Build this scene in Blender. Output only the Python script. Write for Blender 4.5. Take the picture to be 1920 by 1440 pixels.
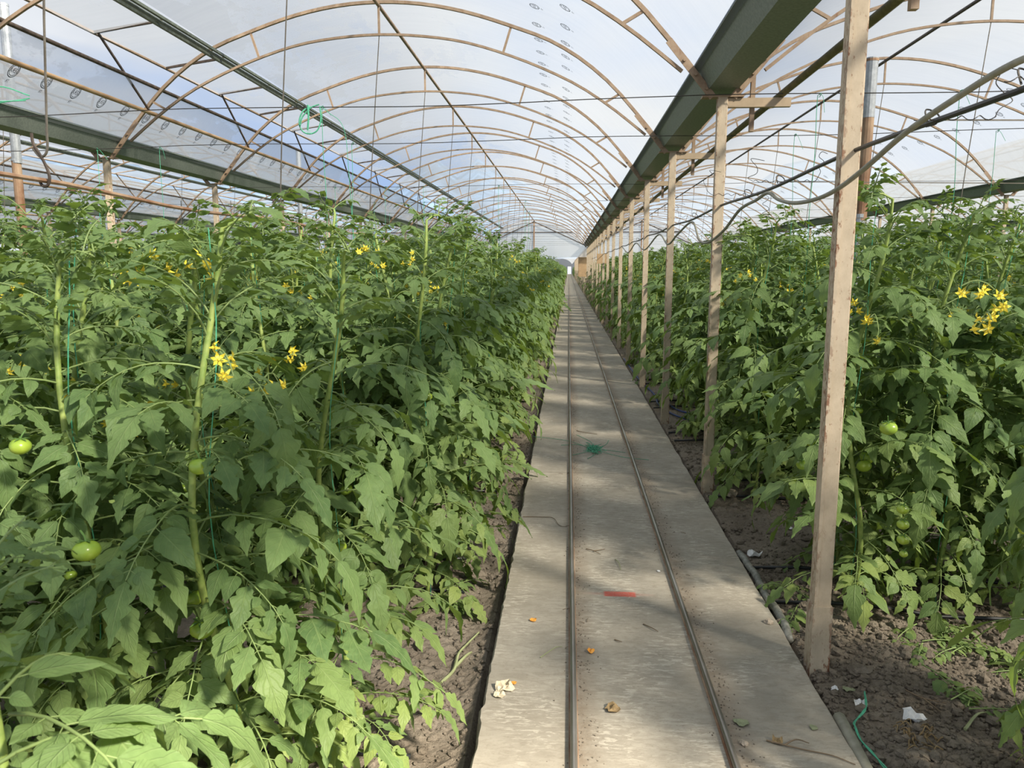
import bpy, math, random
import numpy as np
from mathutils import Vector, noise
from math import sin, cos, pi, radians, sqrt

for o in list(bpy.data.objects): bpy.data.objects.remove(o)
S = bpy.context.scene
COL = S.collection

# ---------------------------------------------------------------- camera
cam_d = bpy.data.cameras.new('camera'); cam = bpy.data.objects.new('camera', cam_d); COL.objects.link(cam)
CAM_H = 1.62
cam.location = (0, 0, CAM_H)
cam.rotation_euler = (radians(90) - math.atan2(217, 1440), 0, math.atan2(0.0736, 1.0113))
cam_d.sensor_width = 36.0; cam_d.lens = 27.0; cam_d.clip_start = 0.05; cam_d.clip_end = 4000
cam_d.dof.use_dof = True; cam_d.dof.focus_distance = 6.0; cam_d.dof.aperture_fstop = 13.0
S.camera = cam

# ---------------------------------------------------------------- colour management
S.view_settings.view_transform = 'Standard'; S.view_settings.look = 'None'
S.view_settings.gamma = 1.0; S.view_settings.use_curve_mapping = False
S.view_settings.exposure = 0.0
S.cycles.max_bounces = 8; S.cycles.transparent_max_bounces = 20
S.cycles.transmission_bounces = 6; S.cycles.diffuse_bounces = 4; S.cycles.glossy_bounces = 3
S.cycles.sample_clamp_indirect = 4.0
S.cycles.caustics_reflective = False; S.cycles.caustics_refractive = False

# ---------------------------------------------------------------- node helpers
def new_mat(name):
    m = bpy.data.materials.new(name); m.use_nodes = True
    nt = m.node_tree; nt.nodes.clear()
    out = nt.nodes.new('ShaderNodeOutputMaterial')
    return m, nt, out
class NB:
    def __init__(s, nt): s.nt = nt
    def n(s, typ, **kw):
        nd = s.nt.nodes.new(typ)
        for k, v in kw.items():
            if k.startswith('i_'):
                nd.inputs[k[2:].replace('_', ' ')].default_value = v
            else: setattr(nd, k, v)
        return nd
    def l(s, a, b): s.nt.links.new(a, b)
    def noise(s, vec, scale, detail=4, rough=.5, dist=0):
        nd = s.n('ShaderNodeTexNoise'); nd.inputs['Scale'].default_value = scale
        nd.inputs['Detail'].default_value = detail; nd.inputs['Roughness'].default_value = rough
        nd.inputs['Distortion'].default_value = dist
        if vec is not None: s.l(vec, nd.inputs['Vector'])
        return nd.outputs['Fac']
    def mapping(s, vec, scale=(1, 1, 1), loc=(0, 0, 0)):
        nd = s.n('ShaderNodeMapping'); nd.inputs['Scale'].default_value = scale; nd.inputs['Location'].default_value = loc
        s.l(vec, nd.inputs['Vector']); return nd.outputs['Vector']
    def ramp(s, fac, stops):
        nd = s.n('ShaderNodeValToRGB'); r = nd.color_ramp
        while len(r.elements) < len(stops): r.elements.new(0.5)
        for e, (p, c) in zip(r.elements, stops):
            e.position = p; e.color = (c, c, c, 1) if isinstance(c, (int, float)) else (*c, 1)
        s.l(fac, nd.inputs['Fac']); return nd.outputs['Color']
    def mix(s, fac, a, b, blend='MIX'):
        nd = s.n('ShaderNodeMix', data_type='RGBA', blend_type=blend)
        for idx, v in ((0, fac), (6, a), (7, b)):
            if isinstance(v, bpy.types.NodeSocket): s.l(v, nd.inputs[idx])
            elif isinstance(v, (int, float)): nd.inputs[idx].default_value = v if idx == 0 else (v, v, v, 1)
            else: nd.inputs[idx].default_value = (*v, 1)
        return nd.outputs[2]
    def math(s, op, a, b=None, c=None, clamp=False):
        nd = s.n('ShaderNodeMath', operation=op, use_clamp=clamp)
        for i, v in enumerate((a, b, c)):
            if v is None: continue
            if isinstance(v, bpy.types.NodeSocket): s.l(v, nd.inputs[i])
            else: nd.inputs[i].default_value = v
        return nd.outputs[0]
    def bump(s, h, strength=.3, dist=.01):
        nd = s.n('ShaderNodeBump'); nd.inputs['Strength'].default_value = strength; nd.inputs['Distance'].default_value = dist
        s.l(h, nd.inputs['Height']); return nd.outputs['Normal']
def simple(name, col, rough=.6, metal=0, var=.15, scale=20, spec=.4, col2=None, bump=.1, vec='Object', stretch=(1, 1, 1)):
    m, nt, out = new_mat(name); b = NB(nt)
    tc = b.n('ShaderNodeTexCoord').outputs[vec]
    tc = b.mapping(tc, stretch)
    f = b.noise(tc, scale, 5, .6)
    c2 = col2 if col2 else tuple(max(0, c * (1 - 2 * var)) for c in col)
    base = b.mix(b.ramp(f, [(.35, 0.0), (.65, 1.0)]), c2, col)
    p = b.n('ShaderNodeBsdfPrincipled'); b.l(base, p.inputs['Base Color'])
    p.inputs['Roughness'].default_value = rough; p.inputs['Metallic'].default_value = metal
    p.inputs['Specular IOR Level'].default_value = spec
    if bump: b.l(b.bump(f, bump, .005), p.inputs['Normal'])
    b.l(p.outputs[0], out.inputs['Surface']); return m

# ---------------------------------------------------------------- world: cloudy bright sky
W = bpy.data.worlds.new('sky'); S.world = W; W.use_nodes = True
nt = W.node_tree; nt.nodes.clear(); b = NB(nt)
tc = b.n('ShaderNodeTexCoord').outputs['Generated']
mp = b.mapping(tc, (1.0, 1.0, 2.6), (.35, .2, 0))
cl = b.noise(mp, 2.3, 4, .5, .3)
cf = b.ramp(cl, [(.36, 0.0), (.55, 1.0)])
shade = b.noise(b.mapping(tc, (1, 1, 2.0), (3, 1, 4)), 3.0, 5, .5)
cloud = b.mix(b.ramp(shade, [(.35, 0.0), (.65, 1.0)]), (.60, .65, .74), (.90, .93, .97))
sky = b.mix(cf, (.40, .56, .86), cloud)
bg = b.n('ShaderNodeBackground'); b.l(sky, bg.inputs['Color']); bg.inputs['Strength'].default_value = 1.0
ow = b.n('ShaderNodeOutputWorld'); b.l(bg.outputs[0], ow.inputs['Surface'])
# ---------------------------------------------------------------- sun
SUN_DIR = Vector((.66, -.52, .66)).normalized()
sd = bpy.data.lights.new('sun', 'SUN'); sun = bpy.data.objects.new('sun', sd); COL.objects.link(sun)
sun.rotation_euler = SUN_DIR.to_track_quat('Z', 'Y').to_euler(); sun.location = (20, -15, 18)
sd.energy = 15.5; sd.angle = radians(6.0); sd.color = (1.0, .90, .74)

# ---------------------------------------------------------------- materials
def film_mat(name, trans=.42, patches=True, tcol=(.33, .36, .405), dcol=(.36, .385, .42)):
    m, nt, out = new_mat(name); b = NB(nt)
    tc = b.n('ShaderNodeTexCoord').outputs['Object']
    tr = b.n('ShaderNodeBsdfTransparent'); tr.inputs['Color'].default_value = (.94, .955, .97, 1)
    dn = b.n('ShaderNodeBsdfTranslucent'); dn.inputs['Color'].default_value = (*tcol, 1)
    df = b.n('ShaderNodeBsdfDiffuse'); df.inputs['Color'].default_value = (*dcol, 1)
    gl = b.n('ShaderNodeBsdfGlossy'); gl.inputs['Roughness'].default_value = .25
    big = b.noise(b.mapping(tc, (1, .35, 1)), 1.3, 6, .6, .4)
    small = b.noise(b.mapping(tc, (1, .5, 1)), 9, 5, .65)
    streak = b.noise(b.mapping(tc, (.6, 5, .6)), 2.5, 4, .6)
    hz = b.math('MULTIPLY_ADD', streak, .08, trans - .04)
    if patches:
        island = b.math('MULTIPLY', b.ramp(big, [(.53, 0.0), (.545, 1.0)]), b.ramp(small, [(.40, 0.0), (.46, 1.0)]))
        sp_ = b.n('ShaderNodeSeparateXYZ'); b.l(tc, sp_.inputs[0])
        side = b.math('MULTIPLY', b.math('SUBTRACT', -.9, sp_.outputs[0]), 1.2, clamp=True)
        hz = b.math('MULTIPLY_ADD', b.math('MULTIPLY', island, side), .24, hz)
    wr = b.math('ADD', b.math('MULTIPLY', b.noise(b.mapping(tc, (.5, 3, .5)), 2.2, 3, .5), 1.0), b.math('MULTIPLY', small, .15))
    nrm = b.bump(wr, .22, .04)
    for s_ in (dn, df, gl): b.l(nrm, s_.inputs['Normal'])
    m1 = b.n('ShaderNodeMixShader'); m1.inputs[0].default_value = .35
    b.l(dn.outputs[0], m1.inputs[1]); b.l(df.outputs[0], m1.inputs[2])
    m2 = b.n('ShaderNodeMixShader'); b.l(hz, m2.inputs[0]); b.l(m1.outputs[0], m2.inputs[1]); b.l(tr.outputs[0], m2.inputs[2])
    m3 = b.n('ShaderNodeMixShader'); m3.inputs[0].default_value = .03; b.l(m2.outputs[0], m3.inputs[1]); b.l(gl.outputs[0], m3.inputs[2])
    b.l(m3.outputs[0], out.inputs['Surface']); return m
M = {}
M['film'] = film_mat('roof_film', .40)
M['low_film'] = film_mat('lower_roof_film', .40, True, (.76, .79, .84), (.66, .69, .74))
M['gable'] = film_mat('gable_film', .30, False, (.85, .87, .90), (.86, .87, .88))
M['end_film'] = film_mat('dull_end_film', .08, False, (.30, .32, .35), (.40, .42, .44))
M['ink'] = simple('faded_ink', (.07, .09, .12), .7, var=.2, bump=0)

def metal_paint():
    m, nt, out = new_mat('brown_painted_steel'); b = NB(nt)
    tc = b.n('ShaderNodeTexCoord').outputs['Object']
    f = b.noise(tc, 14, 6, .65); g = b.noise(b.mapping(tc, (6, 6, 1.2)), 7, 6, .7)
    base = b.mix(b.ramp(f, [(.35, 0.0), (.7, 1.0)]), (.25, .175, .12), (.37, .28, .20))
    base = b.mix(b.ramp(g, [(.60, 0.0), (.72, .85)]), base, (.20, .085, .04))
    p = b.n('ShaderNodeBsdfPrincipled'); b.l(base, p.inputs['Base Color']); p.inputs['Roughness'].default_value = .6
    p.inputs['Specular IOR Level'].default_value = .3
    b.l(b.bump(g, .25, .004), p.inputs['Normal']); b.l(p.outputs[0], out.inputs['Surface']); return m
M['paint'] = metal_paint()
def post_mat():
    m, nt, out = new_mat('dusty_beige_steel'); b = NB(nt)
    tc = b.n('ShaderNodeTexCoord').outputs['Object']
    f = b.noise(b.mapping(tc, (1.6, 1.6, 1)), 11, 7, .7)
    base = b.mix(b.ramp(f, [(.3, 0.0), (.7, 1.0)]), (.42, .35, .26), (.56, .475, .365))
    sp = b.noise(b.mapping(tc, (1, 1, .45)), 60, 5, .7)
    sx = b.n('ShaderNodeSeparateXYZ'); b.l(tc, sx.inputs[0])
    edge = b.math('MULTIPLY', b.ramp(b.math('ABSOLUTE', sx.outputs[0]), [(.60, 0.0), (.95, 1.0)]), 1)
    ex = b.math('MULTIPLY', b.math('ABSOLUTE', sx.outputs[0]), 28.5)
    edge = b.math('POWER', ex, 3.0, clamp=True)
    thr = b.math('SUBTRACT', sp, b.math('MULTIPLY_ADD', edge, -.14, .60))
    rust = b.math('MULTIPLY', b.math('MULTIPLY', thr, 12, clamp=True), b.ramp(b.noise(b.mapping(tc, (1, 1, .4)), 5, 3, .5), [(.4, .1), (.6, 1.0)]))
    base = b.mix(rust, base, (.20, .09, .05))
    p = b.n('ShaderNodeBsdfPrincipled'); b.l(base, p.inputs['Base Color']); p.inputs['Roughness'].default_value = .7
    p.inputs['Specular IOR Level'].default_value = .25
    b.l(b.bump(sp, .2, .002), p.inputs['Normal']); b.l(p.outputs[0], out.inputs['Surface']); return m
M['post'] = post_mat()
M['dark_steel'] = simple('dark_brown_steel', (.10, .075, .06), .6, var=.3)
M['green_rail'] = simple('green_grey_rail', (.16, .19, .155), .45, .3, var=.25)
M['gutter'] = simple('green_grey_galvanised', (.215, .245, .22), .5, .2, var=.12, scale=60, col2=(.15, .175, .158), bump=.03)
M['galv'] = simple('galvanised', (.50, .53, .55), .4, .6, var=.15)
M['rusty'] = simple('rusty_pipe', (.42, .30, .20), .7, .1, var=.1, scale=6, col2=(.22, .11, .06), stretch=(1, 1, .5))
M['purlin'] = simple('rust_orange_pipe', (.55, .38, .22), .65, .1, var=.1, scale=12, col2=(.38, .23, .12), stretch=(1, .4, 1))
M['wire'] = simple('dark_wire', (.06, .055, .05), .5, .5, var=.2)
M['lightwire'] = simple('dull_wire', (.20, .18, .15), .5, .5, var=.2)
M['twine'] = simple('green_twine', (.10, .48, .29), .6, var=.2, scale=60)
M['black_plastic'] = simple('black_plastic', (.025, .027, .03), .4, var=.2)
M['grey_hose'] = simple('grey_hose', (.30, .29, .23), .5, var=.15)
M['blue_hose'] = simple('blue_hose', (.03, .06, .22), .4, var=.2)
M['rail'] = simple('worn_rail_steel', (.37, .36, .34), .38, .75, var=.2, scale=14, col2=(.22, .19, .16), stretch=(1, .15, 1))
M['cardboard'] = simple('cardboard', (.48, .33, .19), .8, var=.1, scale=5)
M['white_paper'] = simple('white_paper', (.80, .80, .80), .7, var=.06, scale=30)
M['cream_paper'] = simple('cream_paper', (.72, .62, .45), .7, var=.15, scale=60)
M['orange_peel'] = simple('orange_peel', (.85, .38, .06), .5, var=.1, scale=80)
M['stone'] = simple('stone', (.45, .38, .30), .85, var=.15, scale=30)
M['twig'] = simple('dry_twig', (.23, .17, .11), .8, var=.2)
M['pale_stem'] = simple('pale_stem', (.36, .40, .20), .6, var=.12)
M['dry_leaf'] = simple('dry_leaf', (.34, .24, .12), .8, var=.25, scale=40)
M['white_door'] = simple('white_door', (.80, .84, .92), .4, var=.03)
M['dark_plastic_sheet'] = simple('blackish_sheet', (.16, .17, .16), .5, var=.2)

def leaf_mat(name, c1, c2, tcol, trans=.33, yellow=.0):
    m, nt, out = new_mat(name); b = NB(nt)
    uv = b.n('ShaderNodeUVMap', uv_map='UVMap').outputs[0]
    rn = b.n('ShaderNodeUVMap', uv_map='rnd').outputs[0]
    su = b.n('ShaderNodeSeparateXYZ'); b.l(uv, su.inputs[0]); sr = b.n('ShaderNodeSeparateXYZ'); b.l(rn, sr.inputs[0])
    au = b.math('ABSOLUTE', b.math('SUBTRACT', su.outputs[0], .5))   # 0 at midrib .5 at edge
    mid = b.math('SUBTRACT', 1.0, b.math('MULTIPLY', au, 26), clamp=True)
    ph = b.math('FRACT', b.math('SUBTRACT', b.math('MULTIPLY', su.outputs[1], 6.5), b.math('MULTIPLY', au, 3.6)))
    side = b.math('SUBTRACT', 1.0, b.math('MULTIPLY', b.math('ABSOLUTE', b.math('SUBTRACT', ph, .5)), 9), clamp=True)
    vein = b.math('MAXIMUM', mid, b.math('MULTIPLY', side, .55))
    oi = b.n('ShaderNodeObjectInfo').outputs['Random']
    tc = b.n('ShaderNodeTexCoord').outputs['Object']
    r = b.math('ADD', b.math('MULTIPLY', sr.outputs[0], .68), b.math('MULTIPLY', oi, .32))
    base = b.mix(r, c1, c2)
    mott = b.noise(tc, 35, 4, .6)
    base = b.mix(b.math('MULTIPLY', b.ramp(mott, [(.4, 0.0), (.7, 1.0)]), .35), base, tuple(x * 1.25 for x in c2))
    base = b.mix(b.math('MULTIPLY', sr.outputs[1], yellow), base, (.42, .46, .10))
    base = b.mix(b.math('MULTIPLY', vein, .38), base, (.36, .48, .20))
    p = b.n('ShaderNodeBsdfPrincipled'); b.l(base, p.inputs['Base Color']); p.inputs['Roughness'].default_value = .5
    p.inputs['Specular IOR Level'].default_value = .22
    tl = b.n('ShaderNodeBsdfTranslucent')
    b.l(b.mix(r, tcol, tuple(x * 1.2 for x in tcol)), tl.inputs['Color'])
    h = b.math('SUBTRACT', b.math('ADD', b.math('MULTIPLY', mott, .35), b.math('MULTIPLY', b.noise(tc, 90, 3, .5), .9)), vein)
    nrm = b.bump(h, .55, .004); b.l(nrm, p.inputs['Normal'])
    mx = b.n('ShaderNodeMixShader'); mx.inputs[0].default_value = trans
    b.l(p.outputs[0], mx.inputs[1]); b.l(tl.outputs[0], mx.inputs[2]); b.l(mx.outputs[0], out.inputs['Surface']); return m
M['leaf'] = leaf_mat('tomato_leaf', (.068, .132, .050), (.188, .278, .098), (.25, .37, .045), .25, .4)
M['stem'] = simple('tomato_stem', (.34, .42, .12), .5, var=.12, scale=30, col2=(.20, .30, .07), bump=.05)
M['petiole'] = simple('leaf_stalk', (.23, .32, .11), .5, var=.1, scale=30, bump=.05)
M['petal'] = simple('yellow_petal', (.90, .74, .07), .5, var=.08, bump=0)
M['tomato'] = simple('green_tomato', (.34, .46, .05), .25, var=.08, scale=9, col2=(.20, .33, .045), spec=.6, bump=0)
M['calyx'] = simple('calyx_green', (.12, .24, .06), .6)

M['beige'] = simple('beige_bracket', (.46, .36, .25), .65, var=.1, scale=8)
def soil_mat():
    m, nt, out = new_mat('dry_clay_soil'); b = NB(nt)
    tc = b.n('ShaderNodeTexCoord').outputs['Object']
    f = b.noise(tc, 3, 7, .65); g = b.noise(tc, 45, 6, .7); h = b.noise(tc, 160, 3, .6)
    base = b.mix(b.ramp(f, [(.35, 0.0), (.65, 1.0)]), (.185, .155, .120), (.29, .25, .20))
    base = b.mix(b.ramp(g, [(.33, .5), (.55, 0.0)]), base, (.10, .078, .06))
    base = b.mix(b.ramp(h, [(.66, 0.0), (.72, .7)]), base, (.42, .36, .28))
    p = b.n('ShaderNodeBsdfPrincipled'); b.l(base, p.inputs['Base Color']); p.inputs['Roughness'].default_value = .95
    p.inputs['Specular IOR Level'].default_value = .1
    b.l(b.bump(b.math('ADD', g, b.math('MULTIPLY', h, .4)), .8, .02), p.inputs['Normal'])
    b.l(p.outputs[0], out.inputs['Surface']); return m
M['soil'] = soil_mat()
def slab_mat():
    m, nt, out = new_mat('dusty_concrete'); b = NB(nt)
    tc = b.n('ShaderNodeTexCoord').outputs['Object']
    sx = b.n('ShaderNodeSeparateXYZ'); b.l(tc, sx.inputs[0]); X = sx.outputs[0]; Y = sx.outputs[1]
    big = b.noise(tc, 2.2, 5, .6); fine = b.noise(tc, 90, 5, .7)
    base = b.mix(b.ramp(big, [(.35, 0.0), (.65, 1.0)]), (.295, .268, .220), (.39, .357, .297))
    mid_ = b.noise(b.mapping(tc, (14, 34, 1)), 1.0, 8, .75, .8)
    base = b.mix(b.math('MULTIPLY', b.ramp(mid_, [(.38, 1.0), (.56, 0.0)]), .5), base, (.225, .197, .155))
    # worn pale brushed streaks across the path
    st = b.noise(b.mapping(tc, (16, 62, 1)), 1.0, 6, .72, .6)
    area = b.noise(b.mapping(tc, (2.2, 1.6, 1), (1, 3, 0)), 1.6, 4, .6)
    cen = b.math('SUBTRACT', 1.0, b.math('MULTIPLY', b.math('ABSOLUTE', b.math('SUBTRACT', X, .31)), 3.1), clamp=True)
    k = b.math('MULTIPLY', b.ramp(st, [(.52, 0.0), (.57, 1.0)]), b.math('ADD', b.ramp(area, [(.46, 0.0), (.58, .9)]), b.math('MULTIPLY', cen, .25)), clamp=True)
    base = b.mix(b.math('MULTIPLY', k, .6), base, (.56, .52, .44))
    # earth gathered beside the rails
    def near(x0, w):
        d = b.math('DIVIDE', b.math('ABSOLUTE', b.math('SUBTRACT', X, x0)), w)
        return b.math('SUBTRACT', 1.0, d, clamp=True)
    dirt = b.math('MAXIMUM', near(.065, .085), near(.60, .085))
    dirt = b.math('MULTIPLY', dirt, b.ramp(b.noise(tc, 28, 5, .7), [(.3, .35), (.6, 1.0)]))
    base = b.mix(b.math('MULTIPLY', dirt, .75), base, (.20, .155, .11))
    base = b.mix(b.ramp(fine, [(.30, .5), (.42, 0.0)]), base, (.15, .125, .095))
    # cross joints
    jt = b.math('ABSOLUTE', b.math('SUBTRACT', b.math('FRACT', b.math('DIVIDE', b.math('ADD', Y, .9), 4.6)), .5))
    jl = b.math('SUBTRACT', 1.0, b.math('MULTIPLY', jt, 500), clamp=True)
    base = b.mix(b.math('MULTIPLY', jl, .7), base, (.09, .075, .06))
    # red paint mark
    def box(v, c, hw, soft):
        return b.math('MULTIPLY', b.math('SUBTRACT', hw, b.math('ABSOLUTE', b.math('SUBTRACT', v, c))), 1 / soft, clamp=True)
    rm = b.math('MULTIPLY', box(X, .275, .085, .012), box(Y, 3.69, .034, .010))
    rs = b.math('MULTIPLY', box(X, .27, .19, .10), box(Y, 3.69, .018, .008))
    rm = b.math('MULTIPLY', b.math('MAXIMUM', rm, b.math('MULTIPLY', rs, .22)), b.ramp(fine, [(.35, .55), (.5, 1.0)]))
    base = b.mix(b.math('MULTIPLY', rm, .85), base, (.58, .10, .07))
    p = b.n('ShaderNodeBsdfPrincipled'); b.l(base, p.inputs['Base Color']); p.inputs['Roughness'].default_value = .85
    p.inputs['Specular IOR Level'].default_value = .2
    hh = b.math('ADD', b.math('MULTIPLY', fine, .5), b.math('ADD', b.math('MULTIPLY', st, .6), b.math('MULTIPLY', dirt, .6)))
    b.l(b.bump(hh, .35, .006), p.inputs['Normal']); b.l(p.outputs[0], out.inputs['Surface']); return m
M['slab'] = slab_mat()

# ---------------------------------------------------------------- mesh helpers
class MB:
    def __init__(s): s.v = []; s.n = 0; s.f = []; s.mi = []; s.uv = []; s.rn = []; s.hasuv = False
    def add(s, verts, faces, mi=0, uvs=None, rnd=None):
        verts = np.asarray(verts, float).reshape(-1, 3)
        o = s.n; s.v.append(verts); s.n += len(verts)
        for f in faces: s.f.append([i + o for i in f]); s.mi.append(mi)
        if uvs is None: uvs = np.zeros((len(verts), 2))
        else: s.hasuv = True
        s.uv.append(np.asarray(uvs)); s.rn.append(np.tile(np.array(rnd if rnd is not None else (0, 0), float), (len(verts), 1)))
    def box(s, x0, x1, y0, y1, z0, z1, mi=0):
        v = [(x0, y0, z0), (x1, y0, z0), (x1, y1, z0), (x0, y1, z0), (x0, y0, z1), (x1, y0, z1), (x1, y1, z1), (x0, y1, z1)]
        s.add(v, [(0, 3, 2, 1), (4, 5, 6, 7), (0, 1, 5, 4), (1, 2, 6, 5), (2, 3, 7, 6), (3, 0, 4, 7)], mi)
    def tube(s, pts, r, n=6, mi=0, cap=True, up=None, sx=1.0):
        P = np.asarray(pts, float); m = len(P)
        R = np.full(m, r, float) if np.isscalar(r) else np.asarray(r, float)
        T = np.gradient(P, axis=0) if m > 2 else np.tile(P[1] - P[0], (2, 1))
        T /= np.linalg.norm(T, axis=1, keepdims=True) + 1e-12
        ref = np.array((0, 0, 1.0)) if abs(T[0][2]) < .9 else np.array((1.0, 0, 0))
        if up is not None: ref = np.array(up, float)
        rings = []
        a = np.arange(n) * 2 * pi / n + (pi / n if n == 4 else 0)
        prev = None
        for i in range(m):
            t = T[i]
            u = ref - t * ref.dot(t) if prev is None else prev - t * prev.dot(t)
            u /= np.linalg.norm(u) + 1e-12; prev = u
            w = np.cross(t, u)
            rings.append(P[i] + R[i] * (np.cos(a)[:, None] * u * sx + np.sin(a)[:, None] * w))
        V = np.concatenate(rings); F = []
        for i in range(m - 1):
            for j in range(n):
                k = (j + 1) % n
                F.append((i * n + j, i * n + k, (i + 1) * n + k, (i + 1) * n + j))
        if cap: F.append(tuple(range(n - 1, -1, -1))); F.append(tuple((m - 1) * n + j for j in range(n)))
        s.add(V, F, mi)
    def bar(s, a, b_, w, h, mi=0, up=(0, 0, 1)):
        a = np.array(a, float); b_ = np.array(b_, float); t = b_ - a; t /= np.linalg.norm(t)
        u = np.array(up, float); u -= t * u.dot(t)
        if np.linalg.norm(u) < 1e-4: u = np.array((0, 1.0, 0)) - t * t[1]
        u /= np.linalg.norm(u); w_ = np.cross(t, u)
        V = []
        for p in (a, b_):
            for su, sw in ((-1, -1), (-1, 1), (1, 1), (1, -1)): V.append(p + u * su * h / 2 + w_ * sw * w / 2)
        s.add(V, [(0, 3, 2, 1), (4, 5, 6, 7), (0, 1, 5, 4), (1, 2, 6, 5), (2, 3, 7, 6), (3, 0, 4, 7)], mi)
    def lump(s, c, r, mi=0, seed=0, flat=.7, nu=8, nv=5, amp=.25):
        V = []; F = []
        for i in range(nv + 1):
            th = pi * i / nv
            for j in range(nu):
                ph = 2 * pi * j / nu
                d = Vector((sin(th) * cos(ph), sin(th) * sin(ph), cos(th)))
                k = 1 + amp * noise.noise(d * 1.7 + Vector((seed, seed * .7, 1)))*1.6
                V.append((c[0] + r * d.x * k, c[1] + r * d.y * k, c[2] + r * d.z * k * flat))
        for i in range(nv):
            for j in range(nu):
                k2 = (j + 1) % nu
                F.append((i * nu + j, (i + 1) * nu + j, (i + 1) * nu + k2, i * nu + k2))
        s.add(V, F, mi)
    def mesh(s, name, mats, smooth=False):
        me = bpy.data.meshes.new(name)
        V = np.concatenate(s.v) if s.v else np.zeros((0, 3))
        me.from_pydata(V.tolist(), [], s.f)
        for m in (mats if isinstance(mats, (list, tuple)) else [mats]): me.materials.append(m)
        me.polygons.foreach_set('material_index', s.mi)
        if s.hasuv:
            li = np.zeros(len(me.loops), int); me.loops.foreach_get('vertex_index', li)
            U = np.concatenate(s.uv)[li]; R = np.concatenate(s.rn)[li]
            me.uv_layers.new(name='UVMap').data.foreach_set('uv', U.ravel())
            me.uv_layers.new(name='rnd').data.foreach_set('uv', R.ravel())
        if smooth: me.polygons.foreach_set('use_smooth', [True] * len(me.polygons))
        me.update(); return me
    def obj(s, name, mats, parent=None, loc=None, smooth=False):
        o = bpy.data.objects.new(name, s.mesh(name, mats, smooth)); COL.objects.link(o)
        if parent: o.parent = parent
        if loc is not None: o.location = loc
        return o
def tag(o, label, cat, group=None, kind=None):
    if label: o['label'] = label
    if cat: o['category'] = cat
    if group: o['group'] = group
    if kind: o['kind'] = kind
    return o
def thing(name, label, cat, loc=(0, 0, 0), rz=0, group=None):
    o = bpy.data.objects.new(name, None); COL.objects.link(o); o.empty_display_size = .1
    o.location = loc; o.rotation_euler = (0, 0, rz); return tag(o, label, cat, group)
def dup(o, loc=None, rz=None, scale=None, parent=None):
    c = o.copy(); COL.objects.link(c)
    if loc is not None: c.location = loc
    if rz is not None: c.rotation_euler = (0, 0, rz)
    if scale is not None: c.scale = scale
    if parent: c.parent = parent
    for ch in o.children: dup(ch, parent=c)
    return c
ORD = ['nearest', 'second', 'third', 'fourth', 'fifth', 'sixth', 'seventh', 'eighth', 'ninth', 'tenth', 'eleventh', 'twelfth', 'thirteenth', 'fourteenth', 'fifteenth', 'sixteenth', 'seventeenth', 'eighteenth', 'nineteenth', 'twentieth', 'twenty-first', 'twenty-second', 'twenty-third', 'twenty-fourth', 'twenty-fifth', 'twenty-sixth', 'twenty-seventh', 'twenty-eighth', 'twenty-ninth', 'thirtieth', 'thirty-first', 'thirty-second', 'thirty-third', 'thirty-fourth', 'thirty-fifth', 'thirty-sixth', 'thirty-seventh', 'thirty-eighth', 'thirty-ninth', 'fortieth']
def in_view(x, y, margin=1.0):
    """is the ground point inside the camera's horizontal field (with a margin to either side)"""
    return y > .2 and (x + margin) > -0.78 * y - .2 and (x - margin) < .60 * y + .2

# ================================================================ GREENHOUSE FRAME
PX = 1.045; BAY = 6.0; Y1 = 3.07; DY = 2.55; NP = 17; YG = Y1 + DY * 16 + .14   # gable plane
YEND = 225.0
def post_y(i): return Y1 + DY * i
def ridge_x(k): return PX - BAY / 2 - BAY * k      # k=0 main bay, k>0 to the left, k<0 to the right
PROF = [(0, 4.293), (.4, 4.27), (.8, 4.20), (1.35, 4.035), (1.8, 3.86), (2.1, 3.675), (2.4, 3.42), (2.6, 3.20), (2.78, 2.99), (2.9, 2.835)]
PIN = [(0, 3.98), (.4, 3.96), (.83, 3.90), (1.3, 3.765), (1.7, 3.61), (2.05, 3.44), (2.4, 3.21), (2.72, 2.96)]
def interp(P, x):
    xs = np.array([p[0] for p in P]); ys = np.array([p[1] for p in P])
    x = abs(x)
    # smooth (Catmull) interpolation
    i = int(np.clip(np.searchsorted(xs, x) - 1, 0, len(xs) - 2)); t = (x - xs[i]) / (xs[i + 1] - xs[i])
    m = np.gradient(ys, xs); m[0] = 0
    h = xs[i + 1] - xs[i]
    return ((2*t**3-3*t**2+1)*ys[i] + (t**3-2*t**2+t)*h*m[i] + (-2*t**3+3*t**2)*ys[i+1] + (t**3-t**2)*h*m[i+1])
def zo(x): return float(interp(PROF, x))
def zi(x): return float(interp(PIN, x))

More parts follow.
